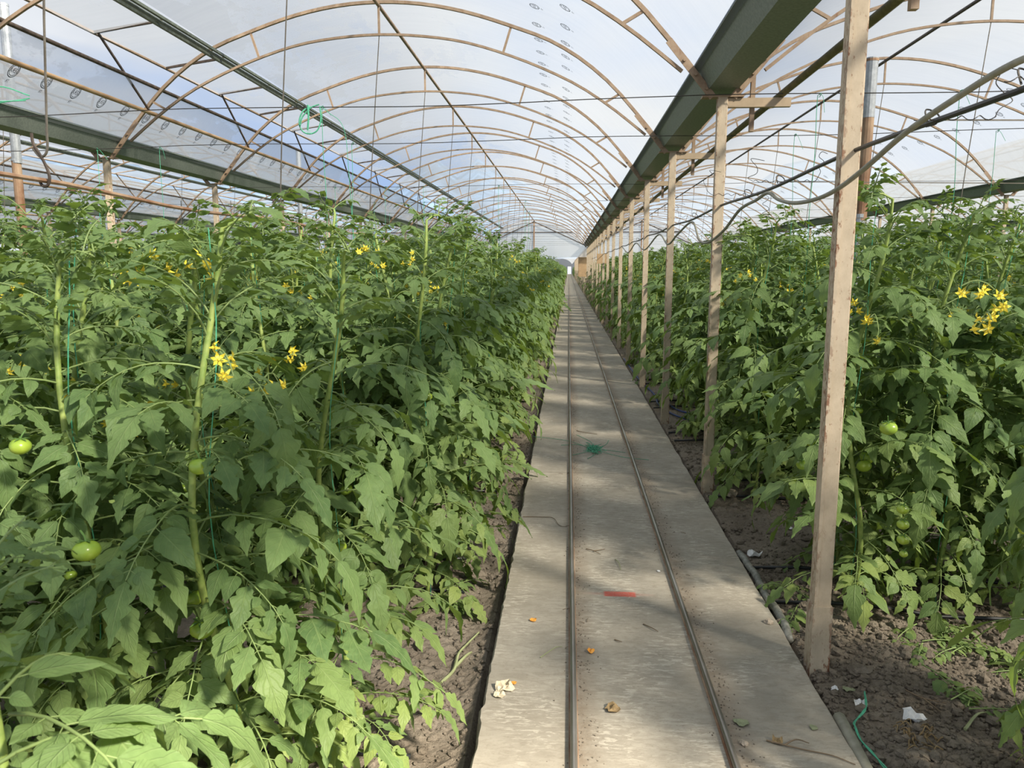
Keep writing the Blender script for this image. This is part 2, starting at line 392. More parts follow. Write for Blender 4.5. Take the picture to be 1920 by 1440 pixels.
# --- arch
def make_arch():
    r = thing('roof_arch', '', 'roof arch')
    xs = np.linspace(-2.9, 2.9, 41); m = MB()
    m.tube([(x, 0, zo(x)) for x in xs], .021, 4, up=(0, 1, 0)); m.obj('outer_chord', M['paint'], r)
    xs = np.linspace(-2.72, 2.72, 37); m = MB()
    m.tube([(x, 0, zi(x)) for x in xs], .016, 4, up=(0, 1, 0)); m.obj('inner_chord', M['paint'], r)
    for x in (-2.36, -1.3, 0, 1.3, 2.36):
        m = MB(); dx = x * .04
        m.bar((x + dx, 0, zo(x + dx)), (x - dx * .6, 0, zi(x - dx * .6)), .022, .016, up=(0, 1, 0)); m.obj('strut', M['paint'], r)
    for s in (-1, 1):
        m = MB(); m.bar((s * 2.62, -.03, zo(2.62) - .02), (s * 2.93, -.03, 2.78), .05, .006, up=(0, 1, 0))
        for t in (.35, .6, .85):
            x = 2.62 + .31 * t; z = zo(2.62) - .02 + (2.78 - zo(2.62) + .02) * t
            m.tube([(s * x, -.05, z), (s * x, -.025, z)], .011, 6)
        m.obj('foot_plate', M['paint'], r)
    return r
arch0 = make_arch(); used = [False]
BAYNAME = {0: 'the bay over the track', 1: 'the first bay left', 2: 'the second bay left', 3: 'the third bay left', 4: 'the fourth bay left', 5: 'the fifth bay left', -1: 'the first bay right', -2: 'the second bay right', -3: 'the third bay right', -4: 'the fourth bay right'}
def place(proto, loc, label, group, flag, rz=0, scale=None):
    if not flag[0]: o = proto; flag[0] = True; o.location = loc; o.rotation_euler = (0, 0, rz)
    else: o = dup(proto, loc, rz)
    if scale: o.scale = scale
    if label is None: label = proto['label']
    o['label'] = label
    if group: o['group'] = group
    return o
for k in range(-4, 6):
    for i in range(NP):
        y = post_y(i); rx = ridge_x(k)
        if not (in_view(rx - 2.9, y, .6) or in_view(rx + 2.9, y, .6) or in_view(rx, y)): continue
        if k not in (0, -1, 1) and i > 14: continue
        place(arch0, (rx, y, 0), 'brown double-chord steel roof arch, %s from the camera in %s' % (ORD[i], BAYNAME[k]), 'roof arches of ' + BAYNAME[k].replace('the bay', 'bay'), used)

# --- posts
def make_post():
    r = thing('steel_post', '', 'post')
    m = MB(); w = .034
    c = .006
    prof = [(-w + c, -w), (w - c, -w), (w, -w + c), (w, w - c), (w - c, w), (-w + c, w), (-w, w - c), (-w, -w + c)]
    V = [(x, y, z) for z in (-.12, 2.78) for x, y in prof]; F = [(j, (j + 1) % 8, 8 + (j + 1) % 8, 8 + j) for j in range(8)] + [tuple(range(7, -1, -1)), tuple(range(8, 16))]
    m.add(V, F)
    # folded lip running down the aisle edge of the camera side
    m.box(-w - .002, -w + .012, -w - .006, -w, -.1, 2.78)
    m.obj('post_tube', M['post'], r)
    m = MB(); w2 = .039
    m.box(-w2, w2, -w2 - .004, w2, -.12, .26); m.obj('base_sleeve', M['post'], r)
    m = MB(); m.box(-.14, .14, -.04, .04, 2.78, 2.792); m.obj('top_plate', M['paint'], r)
    return r
def add_bracket(r):
    m = MB(); m.box(.03, .46, -.02, .02, 2.715, 2.775); m.obj('bracket', M['beige'], r)
    m = MB(); m.bar((.21, .03, 2.56), (.21, .03, 3.10), .03, .03); m.obj('stay', M['paint'], r)
post0 = make_post(); post1 = dup(post0); add_bracket(post1)
pf = [False]; pf1 = [False]
for k in range(-3, 6):
    for i in range(NP):
        y = post_y(i); x = PX - BAY * k
        if not in_view(x, y, .4): continue
        if k != 0 and i > 13: continue
        side = {0: 'row beside the track', 1: 'left gutter', 2: 'second gutter left', 3: 'third gutter left', 4: 'fourth gutter left', 5: 'fifth gutter left', -1: 'right gutter', -2: 'second gutter right', -3: 'third gutter right'}[k]
        if k == 0: place(post1, (x, y, 0), 'square beige steel post right of the track, %s from the camera' % ORD[i], 'posts beside the track', pf1)
        else: place(post0, (x, y, 0), 'square beige steel post under the %s, %s from the camera' % (side, ORD[i]), 'posts under the ' + side, pf, scale=(.82, .82, 1))
# posts of the house beyond the gable
for i in range(17, 52):
    place(post1, (PX, post_y(i) + .3, 0), 'distant steel post beyond the end film', 'posts beyond the end film', pf1)

# --- gutters
def gutter(k, y0, y1):
    x = PX - BAY * k; m = MB()
    P = [(-.175, 2.99), (-.10, 2.835), (.10, 2.835), (.175, 2.99)]
    Q = [(-.168, 2.99), (-.096, 2.841), (.096, 2.841), (.168, 2.99)]
    V = [(x + a, y, z) for y in (y0, y1) for a, z in P + Q]
    F = []
    for j in range(3): F.append((j, j + 8, j + 9, j + 1)); F.append((j + 4, j + 5, j + 13, j + 12))
    F += [(0, 4, 12, 8), (3, 11, 15, 7), (0, 1, 5, 4), (1, 2, 6, 5), (2, 3, 7, 6), (8, 12, 13, 9), (9, 13, 14, 10), (10, 14, 15, 11)]
    m.add(V, F)
    for s in (-1, 1): m.box(x + s * .185 - .012, x + s * .185 + .012, y0, y1, 2.985, 3.0)
    nm = {0: 'dark green roof gutter running above the posts right of the track', 1: 'green-grey roof gutter at the left of the bay over the track', -1: 'green-grey roof gutter above the right-hand crop'}.get(k, 'long roof gutter, %s one to the %s' % (ORD[abs(k)], 'left' if k > 0 else 'right'))
    o = m.obj('roof_gutter', M['gutter']); tag(o, nm, 'gutter')
    i = 0
    yy = post_y(0) - .14
    while yy < y1 and k in (-1, 0, 1):
        if in_view(x, yy, 1):
            j = MB()
            for d in (0, .05):
                W_ = [(-.18, 2.99), (-.1035, 2.830), (.1035, 2.830), (.18, 2.99)]
                V = [(x + a, yy + d + e, z) for e in (0, .012) for a, z in W_]
                j.add(V, [(q, q + 4, q + 5, q + 1) for q in range(3)])
            j.obj('joint_strap', M['gutter'], o)
        yy += DY * (1 if k == 1 else 2)
    return o
for k in range(-4, 6): gutter(k, -1.0 if abs(k) < 2 else 2.0, YG)
# --- ridge purlins and vent rails
def along(name, x, z, r, mat, label, cat, y0=-1.0, y1=None, n=8):
    m = MB(); y1 = y1 or YG
    m.tube([(x, y, z) for y in np.linspace(y0, y1, 12)], r, n)
    o = m.obj(name, mat, smooth=True); return tag(o, label, cat)
for k in range(-4, 6):
    rx = ridge_x(k)
    along('ridge_pipe', rx, 4.262, .019, M['paint'] if k != -1 else M['dark_steel'], 'brown pipe running under the arch tops of ' + BAYNAME[k], 'pipe', -1 if abs(k) < 2 else 4)
along('heating_pipe', PX + .40, 2.80, .024, simple('mossy_pipe', (.20, .17, .08), .6, .2, var=.2), 'olive brown pipe resting on the brackets right of the posts', 'pipe')

# --- roof film
RND = random.Random(5)
def film_strip(name, rx, xs, y0, y1, zf, sag=.02, label=None, ny=6, mat='film'):
    """film stretched between arches: cross-section xs (offset from ridge), slight belly between arches"""
    ys = []; y = y0
    ys = list(np.arange(y0, y1, DY / ny)) + [y1]
    V = []; F = []; nx = len(xs)
    for y in ys:
        ph = ((y - Y1) / DY) % 1.0
        bel = sin(pi * ph) ** 2
        for x in xs:
            n_ = noise.noise(Vector((x * 1.2 + rx, y * .9, 3))) * .012
            V.append((rx + x, y, zf(x) + .027 + bel * sag * (1 - (abs(x) / 3.2) ** 2) + n_ * bel))
    for j in range(len(ys) - 1):
        for i in range(nx - 1): a = j * nx + i; F.append((a, a + 1, a + nx + 1, a + nx))
    m = MB(); m.add(V, F); o = m.obj(name, M[mat], smooth=True); o['kind'] = 'structure'
    if label: o['label'] = label
    return o
def printed(film, rx, offs, y0, y1, step, sx=1.0, zoff=.0, seed=0):
    """rows of the film maker's round mark, lying just under the film"""
    cu = bpy.data.curves.new('t', 'FONT'); cu.body = 'SERA'; cu.size = .044; cu.align_x = 'CENTER'; cu.align_y = 'CENTER'; cu.resolution_u = 1
    to = bpy.data.objects.new('t', cu); COL.objects.link(to)
    dg = bpy.context.evaluated_depsgraph_get(); tm = to.evaluated_get(dg).to_mesh()
    TV = np.array([v.co[:2] for v in tm.vertices]); TF = [tuple(p.vertices) for p in tm.polygons]
    bpy.data.objects.remove(to); bpy.data.curves.remove(cu)
    cu = bpy.data.curves.new('t', 'FONT'); cu.body = 'TR'; cu.size = .030; cu.align_x = 'CENTER'; cu.align_y = 'CENTER'; cu.resolution_u = 1
    to = bpy.data.objects.new('t', cu); COL.objects.link(to)
    dg = bpy.context.evaluated_depsgraph_get(); tm = to.evaluated_get(dg).to_mesh()
    UV_ = np.array([v.co[:2] for v in tm.vertices]) + np.array((0, -.070)); UF = [tuple(p.vertices) for p in tm.polygons]
    bpy.data.objects.remove(to); bpy.data.curves.remove(cu)
    m = MB(); rr = random.Random(seed)
    for q, off in enumerate(offs):
        y = y0 + (q % 2) * step * .3
        while y < y1:
            def put(P, F):
                sgn = 1 if off > 0 else -1
                out = []
                for a, c in P:
                    # text runs along the house, its foot towards the gutter
                    x = off - c * sgn * sx * 1.0; yy = y - a * sgn * -1
                    ph = ((yy - Y1) / DY) % 1.0; bel = sin(pi * ph) ** 2
                    zz = zo(x) + .027 + bel * .02 * (1 - (abs(x) / 3.2) ** 2) + noise.noise(Vector((x * 1.2 + rx, yy * .9, 3))) * .012 * bel - .008
                    out.append((rx + x, yy, zz))
                m.add(out, F)
            for r0, r1, e in ((.050, .057, .8), (.039, .044, .78)):
                P = []; n = 28
                for j in range(n):
                    a = 2 * pi * j / n
                    P += [(r0 * cos(a), r0 * e * sin(a)), (r1 * cos(a), r1 * e * sin(a))]
                put(P, [(2 * j, 2 * j + 1, (2 * j + 3) % (2 * n), (2 * j + 2) % (2 * n)) for j in range(n)])
            put(TV, TF); put(UV_, UF)
            y += step
    return m.obj('printed_marks', M['ink'], film)
wn = [1]
def ceiling(*a, **kw):
    o = film_strip(*a, **kw); return o
# vent geometry in a bay: hinge at offset xa, lower film top edge at xc
XA = -1.76; XC = -2.375; XB = -2.42; ZB = 3.76; XD = -2.445
for k in range(-4, 6):
    rx = ridge_x(k); y0 = -1.0 if abs(k) < 2 else 2.0
    vent = k >= 0
    if vent:
        main = film_strip('ceiling', rx, [XA + .0] + list(np.linspace(-1.6, 2.83, 24)), y0, YG, zo, label='clear roof film over ' + BAYNAME[k])
        low = film_strip('ceiling', rx, np.linspace(-2.83, XC, 6), y0, YG, zo, label='lower left roof film of ' + BAYNAME[k], mat='low_film')
        if k <= 1: printed(low, rx, [-2.60], 3.5 if k == 0 else 6, 30, .40)
        if k == 0: printed(main, rx, [1.62, 1.90], 3.4, 26, .50, seed=2)
        # flap
        zf = lambda x: ZB + (zo(XA) - ZB) * (x - XB) / (XA - XB) - .02
        fl = film_strip('vent_flap', rx, np.linspace(XB, XA, 7), y0, YG, zf, sag=-.05)
        del fl['kind']
        tag(fl, 'raised roof vent flap of clear film along ' + BAYNAME[k], 'vent flap')
        m = MB(); m.tube([(rx + XB, y, ZB) for y in np.linspace(y0, YG, 10)], .017, 6); m.obj('edge_pipe', M['paint'], fl)
        yy = 7.15 - 2.55 * 2; j = 0
        while yy < YG - 1 and k <= 2:
            if in_view(rx + XB, yy, .8):
                m = MB(); m.bar((rx + XB, yy, ZB), (rx + XA, yy, zo(XA) - .03), .022, .022); m.obj('arm', M['dark_steel'] if k == 0 else M['paint'], fl)
                if j % 2 == 0:
                    m = MB(); m.bar((rx + XB + .05, yy, ZB - .01), (rx + XD, yy + .93, 3.26), .018, .018); m.obj('prop', M['dark_steel'] if k == 0 else M['paint'], fl)
            yy += 1.275; j += 1
        # hinge rail: three ribs
        m = MB()
        for dx, dz, w in ((-.055, -.055, .03), (0, -.05, .022), (.05, -.035, .03)):
            m.box(rx + XA + dx - w / 2, rx + XA + dx + w / 2, y0, YG, zo(XA) + dz - .012, zo(XA) + dz + .012)
        tag(m.obj('vent_hinge_rail', M['green_rail']), 'dark green ribbed rail hinging the roof vent of ' + BAYNAME[k], 'rail')
        o = along('film_roller_pipe', rx + XC, zo(XC) + .045, .02, M['dark_steel'], 'dark pipe edging the lower left film of ' + BAYNAME[k], 'pipe', y0)
        along('rusty_purlin', rx + XD, 3.235, .022, M['purlin'], 'rusty orange purlin pipe under the roof vent of ' + BAYNAME[k], 'pipe', y0)
    else:
        main = film_strip('ceiling', rx, np.linspace(-2.83, 2.83, 30), y0, YG, zo, label='clear roof film over ' + BAYNAME[k])
        if k == -1: printed(main, rx, [1.7, 2.0], 6, 26, .62, seed=3)
# roof of the house beyond
for k in (-1, 0, 1):
    film_strip('ceiling', ridge_x(k), np.linspace(-2.95, 2.95, 14), YG + .3, YEND, zo, label='roof film of the house beyond the end film', ny=2)

# --- gable film
m = MB(); XL, XR = PX - BAY * 6, PX + BAY * 5
xs = np.arange(XL, XR, .12)
V = []; F = []
for i, x in enumerate(xs):
    off = ((x - PX) % BAY) - BAY / 2
    top = zo(min(abs(off), 2.9)) + .02
    zb = 2.22 + .03 * sin(x * 1.3)
    for z in (zb, 2.7, top): V.append((x, YG + .03 * noise.noise(Vector((x * 3, z, 0))), z))
for i in range(len(xs) - 1):
    for j in range(2): a = i * 3 + j; F.append((a, a + 3, a + 4, a + 1))
m.add(V, F); g = m.obj('wall_end', M['gable'], smooth=True); g['kind'] = 'structure'
for k in range(-4, 5):
    rx = ridge_x(k)
    t = thing('gable_frame', 'rusty gable frame with centre post and two braces closing ' + BAYNAME[k], 'gable frame', (rx, YG - .06, 0))
    m = MB(); m.bar((0, 0, -.1), (0, 0, 4.26), .07, .07, up=(0, 1, 0)); m.obj('centre_post', M['rusty'], t)
    for s in (-1, 1):
        m = MB(); m.bar((0, -.05, 4.2), (s * 2.85, -.05, 2.9), .05, .03, up=(0, 1, 0)); m.obj('brace', M['dark_steel'], t)
    m = MB(); m.bar((-2.4, .04, 3.62), (2.4, .04, 3.62), .05, .05); m.obj('cross_bar', M['dark_steel'], t)
# end and side walls, far door
m = MB(); m.box(-14, 14, YEND, YEND + .02, -.05, 4.4); g = m.obj('wall_far', M['end_film']); g['kind'] = 'structure'
for nm, x in (('wall_left', XL), ('wall_right', XR)):
    m = MB(); m.box(x - .01, x + .01, 2, YG, -.05, 2.9); g = m.obj(nm, M['gable']); g['kind'] = 'structure'
m = MB(); m.box(-.25, .75, YEND - .12, YEND - .05, 0, 2.1); d = m.obj('door_1', M['white_door']); d['kind'] = 'structure'
m = MB(); m.box(-.33, -.25, YEND - .14, YEND - .03, 0, 2.18); m.box(.75, .83, YEND - .14, YEND - .03, 0, 2.18); m.box(-.33, .83, YEND - .14, YEND - .03, 2.1, 2.18); m.obj('door_frame', M['galv'], d)

# distant hills seen through the open vents
m = MB(); V = []; F = []; n = 60
for i in range(n):
    a = radians(60 + 90 * i / (n - 1)); h = 110 + 60 * noise.noise(Vector((i * .18, 2, 0))) + 25 * noise.noise(Vector((i * .7, 5, 0)))
    for R_, z in ((700, -5), (1100, h * .75), (1500, h * 1.5), (1900, -5)): V.append((R_ * cos(a), R_ * sin(a), z))
for i in range(n - 1):
    for j in range(3): q = i * 4 + j; F.append((q, q + 4, q + 5, q + 1))
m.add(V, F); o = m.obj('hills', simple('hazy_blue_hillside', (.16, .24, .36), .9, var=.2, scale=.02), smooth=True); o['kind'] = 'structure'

# ================================================================ GROUND
def soil_z(x, y):
    n1 = noise.noise(Vector((x * 1.3, y * 1.3, 0))) * .018
    n2 = noise.noise(Vector((x * 7, y * 7, 4))) * .012
    n3 = abs(noise.noise(Vector((x * 18, y * 18, 9)))) * .030
    z = -.045 + n1 + n2 + n3
    if x < -.30: z -= .035 * math.exp(-((x + .42) / .10) ** 2)
    if x > .98: z += .030 * math.exp(-((x - 1.35) / .28) ** 2) + .008 
    if -.34 < x < 1.0: z = -.10
    return z
gx = sorted(set(np.round(np.concatenate([np.arange(-40, -3, 1.0), np.arange(-3, -1.0, .06), np.arange(-1.0, -.26, .022), [-.2, .3, .9], np.arange(.94, 2.3, .025), np.arange(2.3, 4, .08), np.arange(4, 34, 1.0)]), 4)))
gy = sorted(set(np.round(np.concatenate([[-6, -2, 0], np.arange(.8, 5.2, .025), np.arange(5.2, 9, .06), np.arange(9, 16, .25), np.arange(16, 60, 3), np.arange(60, 240, 20)]), 4)))
V = [(x, y, soil_z(x, y) if 0 < y < 17 and -4 < x < 5 else (-.10 if -.34 < x < 1.0 else -.045)) for y in gy for x in gx]
nx = len(gx); F = [(j * nx + i, j * nx + i + 1, (j + 1) * nx + i + 1, (j + 1) * nx + i) for j in range(len(gy) - 1) for i in range(nx - 1)]
m = MB(); m.add(V, F); o = m.obj('floor', M['soil'], smooth=False); o['kind'] = 'structure'; o['label'] = 'dry clay soil floor'

# concrete track slab with a broken left edge
m = MB(); ys = np.concatenate([np.arange(-1, 9, .03), np.arange(9, 20, .15), np.arange(20, YEND, 2.0)]); V = []; F = []
for y in ys:
    amp = 1 if y < 20 else 0
    e = -.305 + amp * (.010 * noise.noise(Vector((0, y * 3, 0))) + .008 * noise.noise(Vector((0, y * 14, 3))) + .004 * noise.noise(Vector((0, y * 45, 3)))) - (.008 if 2.55 < y < 2.66 else 0)
    r_ = .985 + amp * (.008 * noise.noise(Vector((7, y * 4, 0))) + .004 * noise.noise(Vector((9, y * 22, 3))))
    for x, z in ((e - .012 + .008 * noise.noise(Vector((1, y * 20, 1))), -.13), (e, -.012), (e + .008, 0), (r_ - .008, 0), (r_, -.010), (r_ + .01, -.13)): V.append((x, y, z))
for j in range(len(ys) - 1):
    for i in range(5): q = j * 6 + i; F.append((q, q + 1, q + 7, q + 6))
m.add(V, F); o = m.obj('concrete_path', M['slab']); o['kind'] = 'structure'; o['label'] = 'long dusty concrete path carrying the two rails'

# rails
for x, nm in ((.035, 'left'), (.564, 'right')):
    m = MB(); m.tube([(x + .002 * noise.noise(Vector((x, y * .5, 0))), y, .0135) for y in np.concatenate([np.arange(-1, 12, .25), np.arange(12, YEND, 2)])], .0125, 12)
    t = thing('pipe_rail', 'worn steel pipe rail, %s one of the two on the concrete path' % nm, 'rail', (0, 0, 0))
    m.obj('rail_tube', M['rail'], t, smooth=True)
    m = MB(); s = -1 if nm == 'left' else 1
    m.box(x - .017, x + .017, -1, YEND, .0005, .004); m.obj('rail_foot', M['rusty'], t)

# clods, grit
rr = random.Random(11)
m = MB()
def strip_pts(n, x0, x1, y0, y1):
    for _ in range(n):
        yield rr.uniform(x0, x1), y0 + (y1 - y0) * rr.random() ** 1.4
for x, y in list(strip_pts(2600, -.85, -.33, 1.9, 8)) + list(strip_pts(3500, 1.0, 2.0, 2.0, 8)) + list(strip_pts(4500, 1.0, 2.1, 2.2, 4.2)):
    r_ = rr.uniform(.003, .011) * (1 + (rr.random() < .15) * 1.3)
    m.lump((x, y, soil_z(x, y) + r_ * .25), r_, seed=rr.random() * 50, nu=6, nv=4, amp=.4)
tag(m.obj('soil_clods', M['soil']), 'loose crumbs of dry soil beside the path', 'soil', kind='stuff')
m = MB()
for _ in range(1500):
    c = rr.choice((.05, .05, .58, .585)); x = c + rr.choice((-1, 1, 1)) * abs(rr.gauss(0, .035)) + .01
    if abs(x - .035) < .016 or abs(x - .564) < .016: continue
    y = 1.9 + 8 * rr.random() ** 1.5; r_ = rr.uniform(.0012, .0038)
    m.lump((x, y, r_ * .5), r_, seed=rr.random() * 50, nu=5, nv=3, amp=.4)
tag(m.obj('grit', M['soil']), 'grit and crumbs gathered along the rails', 'grit', kind='stuff')

# ================================================================ TOMATO PLANTS
def leaflet(L, Wd, rng, hi=True, lob=1.0):
    """a toothed, slightly folded and drooping leaflet along +x; returns verts, faces, uvs"""
    nt_ = 21 if hi else 5; cr = (-1, -.55, 0, .55, 1) if hi else (-1, 0, 1)
    nl = rng.choice((3, 4)); ph = rng.uniform(0, .3); droop = rng.uniform(.05, .85); fold = rng.uniform(-.35, .65); tw = rng.uniform(-.25, .25)
    wav = rng.uniform(.02, .06) * L
    T = np.linspace(0, 1, nt_); V = []; UV = []
    for i, t in enumerate(T):
        env = (sin(pi * min(1, t ** .62 * 1.0)) ** .85) if t < 1 else 0
        env = max(env, 0.0) * (1 - .25 * t)
        for sgn_i, c in enumerate(cr):
            side = 1 if c > 0 else -1
            if hi:
                saw = ((t * nl + ph + (.13 if side > 0 else 0)) % 1.0)
                tooth = 1 - lob * .66 * (saw ** 2 if saw < .8 else (1 - saw) / .2 * .64)* (1 - t * .3)
            else: tooth = 1
            w = env * tooth * Wd * .5
            fwd = .10 * L * abs(c) * (1 - t) * env
            x = L * t + fwd * .6; y = w * c
            z = -droop * L * .5 * t * t + fold * abs(y) * (.8 - t) + wav * sin(9 * t + 2 * c) * abs(c) - .25 * abs(y) * (t ** 2)
            # twist along the length
            a = tw * t; y2 = y * cos(a) - z * 0; z2 = z + y * sin(a)
            V.append((x, y2, z2)); UV.append((.5 + c * .5, t))
    n = len(cr); F = [(i * n + j, i * n + j + 1, (i + 1) * n + j + 1, (i + 1) * n + j) for i in range(nt_ - 1) for j in range(n - 1)]
    V = np.array(V); 
    # bend lengthwise for real curl
    k = droop * 1.1
    x = V[:, 0] / L; V2 = V.copy(); ang = k * x
    V2[:, 0] = L * np.sin(ang) / max(k, 1e-3) - V[:, 2] * 0; V2[:, 2] = V[:, 2] * .5 - L * (1 - np.cos(ang)) / max(k, 1e-3)
    return V2, F, np.array(UV)
def place_leaflet(mb, p, X, Nrm, L, Wd, rng, hi, rnd, lob=1.0):
    V, F, UV = leaflet(L, Wd, rng, hi, lob)
    X = X / np.linalg.norm(X); Z = Nrm - X * Nrm.dot(X); Z /= np.linalg.norm(Z) + 1e-9; Yv = np.cross(Z, X)
    P = p + V[:, :1] * X + V[:, 1:2] * Yv + V[:, 2:3] * Z
    mb.add(P, F, 0, UV, rnd)
def compound_leaf(mb, base, az, elev, length, rng, hi, age=0.0, bend=1.0, big=1.0):
    n = 9; pts = [np.array(base, float)]; d_el = elev; step = length / (n - 1); az_ = az
    dirs = []
    for i in range(n - 1):
        d = np.array((cos(az_) * cos(d_el), sin(az_) * cos(d_el), sin(d_el))); dirs.append(d)
        pts.append(pts[-1] + d * step); d_el -= bend * rng.uniform(.04, .22); az_ += rng.uniform(-.09, .09)
    dirs.append(dirs[-1]); pts = np.array(pts)
    mb.tube(pts, np.linspace(.0032, .0012, n) * (1 if hi else 1.3), 5 if hi else 3, 1, cap=False)
    def at(s):
        q = s * (n - 1); i = min(int(q), n - 2); f = q - i
        return pts[i] * (1 - f) + pts[i + 1] * f, dirs[i]
    rbase = rng.random()
    scale = length / .36
    pairs = [(.34, .098, 58), (.60, .125, 54), (.84, .112, 44)]
    small = [(.24, .046), (.47, .060), (.72, .052), (.93, .036)]
    up = np.array((0, 0, 1.0))
    for s, L, an in pairs:
        for sg in (-1, 1):
            p, T = at(min(1, s + rng.uniform(-.03, .03)))
            Sd = np.cross(T, up); Sd /= np.linalg.norm(Sd) + 1e-9; N_ = np.cross(Sd, T)
            a = radians(an + rng.uniform(-12, 12)); X = T * cos(a) + Sd * sg * sin(a) - up * rng.uniform(0.0, .45)
            N2 = N_ + Sd * sg * rng.uniform(-.35, .15) + np.array([rng.uniform(-.25, .25) for _ in range(3)])
            LL = L * scale * rng.uniform(.8, 1.2) * big
            st = p + X / np.linalg.norm(X) * .018 * scale
            if hi: mb.tube([p, st], .0012, 3, 1, cap=False)
            place_leaflet(mb, st, X, N2, LL, LL * rng.uniform(.50, .70), rng, hi, (min(1, max(0, rbase * .6 + rng.random() * .4)), age * rng.random()), rng.choice((.25, .6, 1.0, 1.1)))
    for s, L in small:
        for sg in (-1, 1):
            if rng.random() < (.15 if hi else .6): continue
            p, T = at(s)
            Sd = np.cross(T, up); Sd /= np.linalg.norm(Sd) + 1e-9; N_ = np.cross(Sd, T)
            X = T * .35 + Sd * sg - up * rng.uniform(-.1, .4); LL = L * scale * rng.uniform(.7, 1.3)
            if hi: mb.tube([p, p + X * .014], .0009, 3, 1, cap=False)
            place_leaflet(mb, p + X * .013, X, N_ + np.array([rng.uniform(-.5, .5) for _ in range(3)]), LL, LL * .78, rng, hi, (rbase, age * rng.random()), .12)
    p, T = at(1.0); Sd = np.cross(T, up); Sd /= np.linalg.norm(Sd) + 1e-9; N_ = np.cross(Sd, T) + Sd * rng.uniform(-.3, .3)
    LL = .165 * scale * rng.uniform(.85, 1.15) * big
    place_leaflet(mb, p, T - up * .15, N_, LL, LL * rng.uniform(.48, .62), rng, hi, (rbase, age * rng.random()), 1.25)

def flower_mesh(rng, hi=True):
    mb = MB()
    p0 = np.array((0, 0, 0.0)); pts = [p0]
    for i in range(5): pts.append(pts[-1] + np.array((.018, 0, .010 - .008 * i)))
    mb.tube(pts, .0014, 4, 1, cap=False)
    k = 5 if hi else 3
    for i in range(k):
        c = pts[1 + i % 5] + np.array((rng.uniform(-.01, .02), rng.uniform(-.025, .025), rng.uniform(-.03, .01)))
        mb.tube([pts[1 + i % 5], c], .001, 3, 1, cap=False)
        ax = np.array((rng.uniform(-.5, .8), rng.uniform(-.9, .9), rng.uniform(-.9, .1))); ax /= np.linalg.norm(ax)
        u = np.cross(ax, (0, .3, 1)); u /= np.linalg.norm(u); w = np.cross(ax, u)
        for j in range(6):
            a = 2 * pi * j / 6; d = u * cos(a) + w * sin(a); e = np.cross(ax, d)
            R = .015; q = c + ax * .003
            V = [q, q + d * R * .5 + e * .0035 + ax * .002, q + d * R - ax * .005, q + d * R * .5 - e * .0035 + ax * .002]
            mb.add(V, [(0, 1, 2, 3)], 0)
        mb.tube([c, c + ax * .006, c + ax * .013], [.0022, .003, .0008], 5, 0)
    return mb
def tomato_parts(r):
    mb = MB(); V = []; F = []; nu, nv = 20, 12
    for i in range(nv + 1):
        th = pi * i / nv
        for j in range(nu):
            ph = 2 * pi * j / nu; k = 1 + .03 * cos(5 * ph) * sin(th)
            z = cos(th) * .82; dent = -.10 * math.exp(-(th / .35) ** 2)
            V.append((r * sin(th) * cos(ph) * k, r * sin(th) * sin(ph) * k, r * (z + dent)))
    for i in range(nv):
        for j in range(nu): F.append((i * nu + j, (i + 1) * nu + j, (i + 1) * nu + (j + 1) % nu, i * nu + (j + 1) % nu))
    mb.add(V, F)
    cb = MB()
    for j in range(5):
        a = 2 * pi * j / 5 + .3; d = np.array((cos(a), sin(a), 0)); e = np.array((-sin(a), cos(a), 0))
        V = [np.array((0, 0, r * .74)), d * r * .45 + e * r * .13 + np.array((0, 0, r * .80)), d * r * .95 + np.array((0, 0, r * .75)), d * r * .45 - e * r * .13 + np.array((0, 0, r * .80))]
        cb.add(V, [(0, 1, 2, 3)])
    cb.tube([(0, 0, r * .7), (.1 * r, 0, r * 1.1), (.4 * r, .1 * r, r * 1.6)], .0022, 5)
    return mb.mesh('tomato', M['tomato'], True), cb.mesh('calyx', M['calyx'])
TOM = [tomato_parts(r) for r in (.032, .026, .018)]
FLW = [flower_mesh(random.Random(40 + i)).mesh('flower_truss', [M['petal'], M['petiole']]) for i in range(4)]
def add_tomato(parent, loc, size=0, rot=(0, 0, 0)):
    me, ce = TOM[size]
    o = bpy.data.objects.new('tomato', me); COL.objects.link(o); o.parent = parent; o.location = loc; o.rotation_euler = rot
    c = bpy.data.objects.new('calyx', ce); COL.objects.link(c); c.parent = o; return o
def add_flowers(parent, loc, i=0, rz=0, s=1.0):
    o = bpy.data.objects.new('flower_truss', FLW[i % 4]); COL.objects.link(o); o.parent = parent; o.location = loc; o.rotation_euler = (0, 0, rz); o.scale = (s, s, s); return o

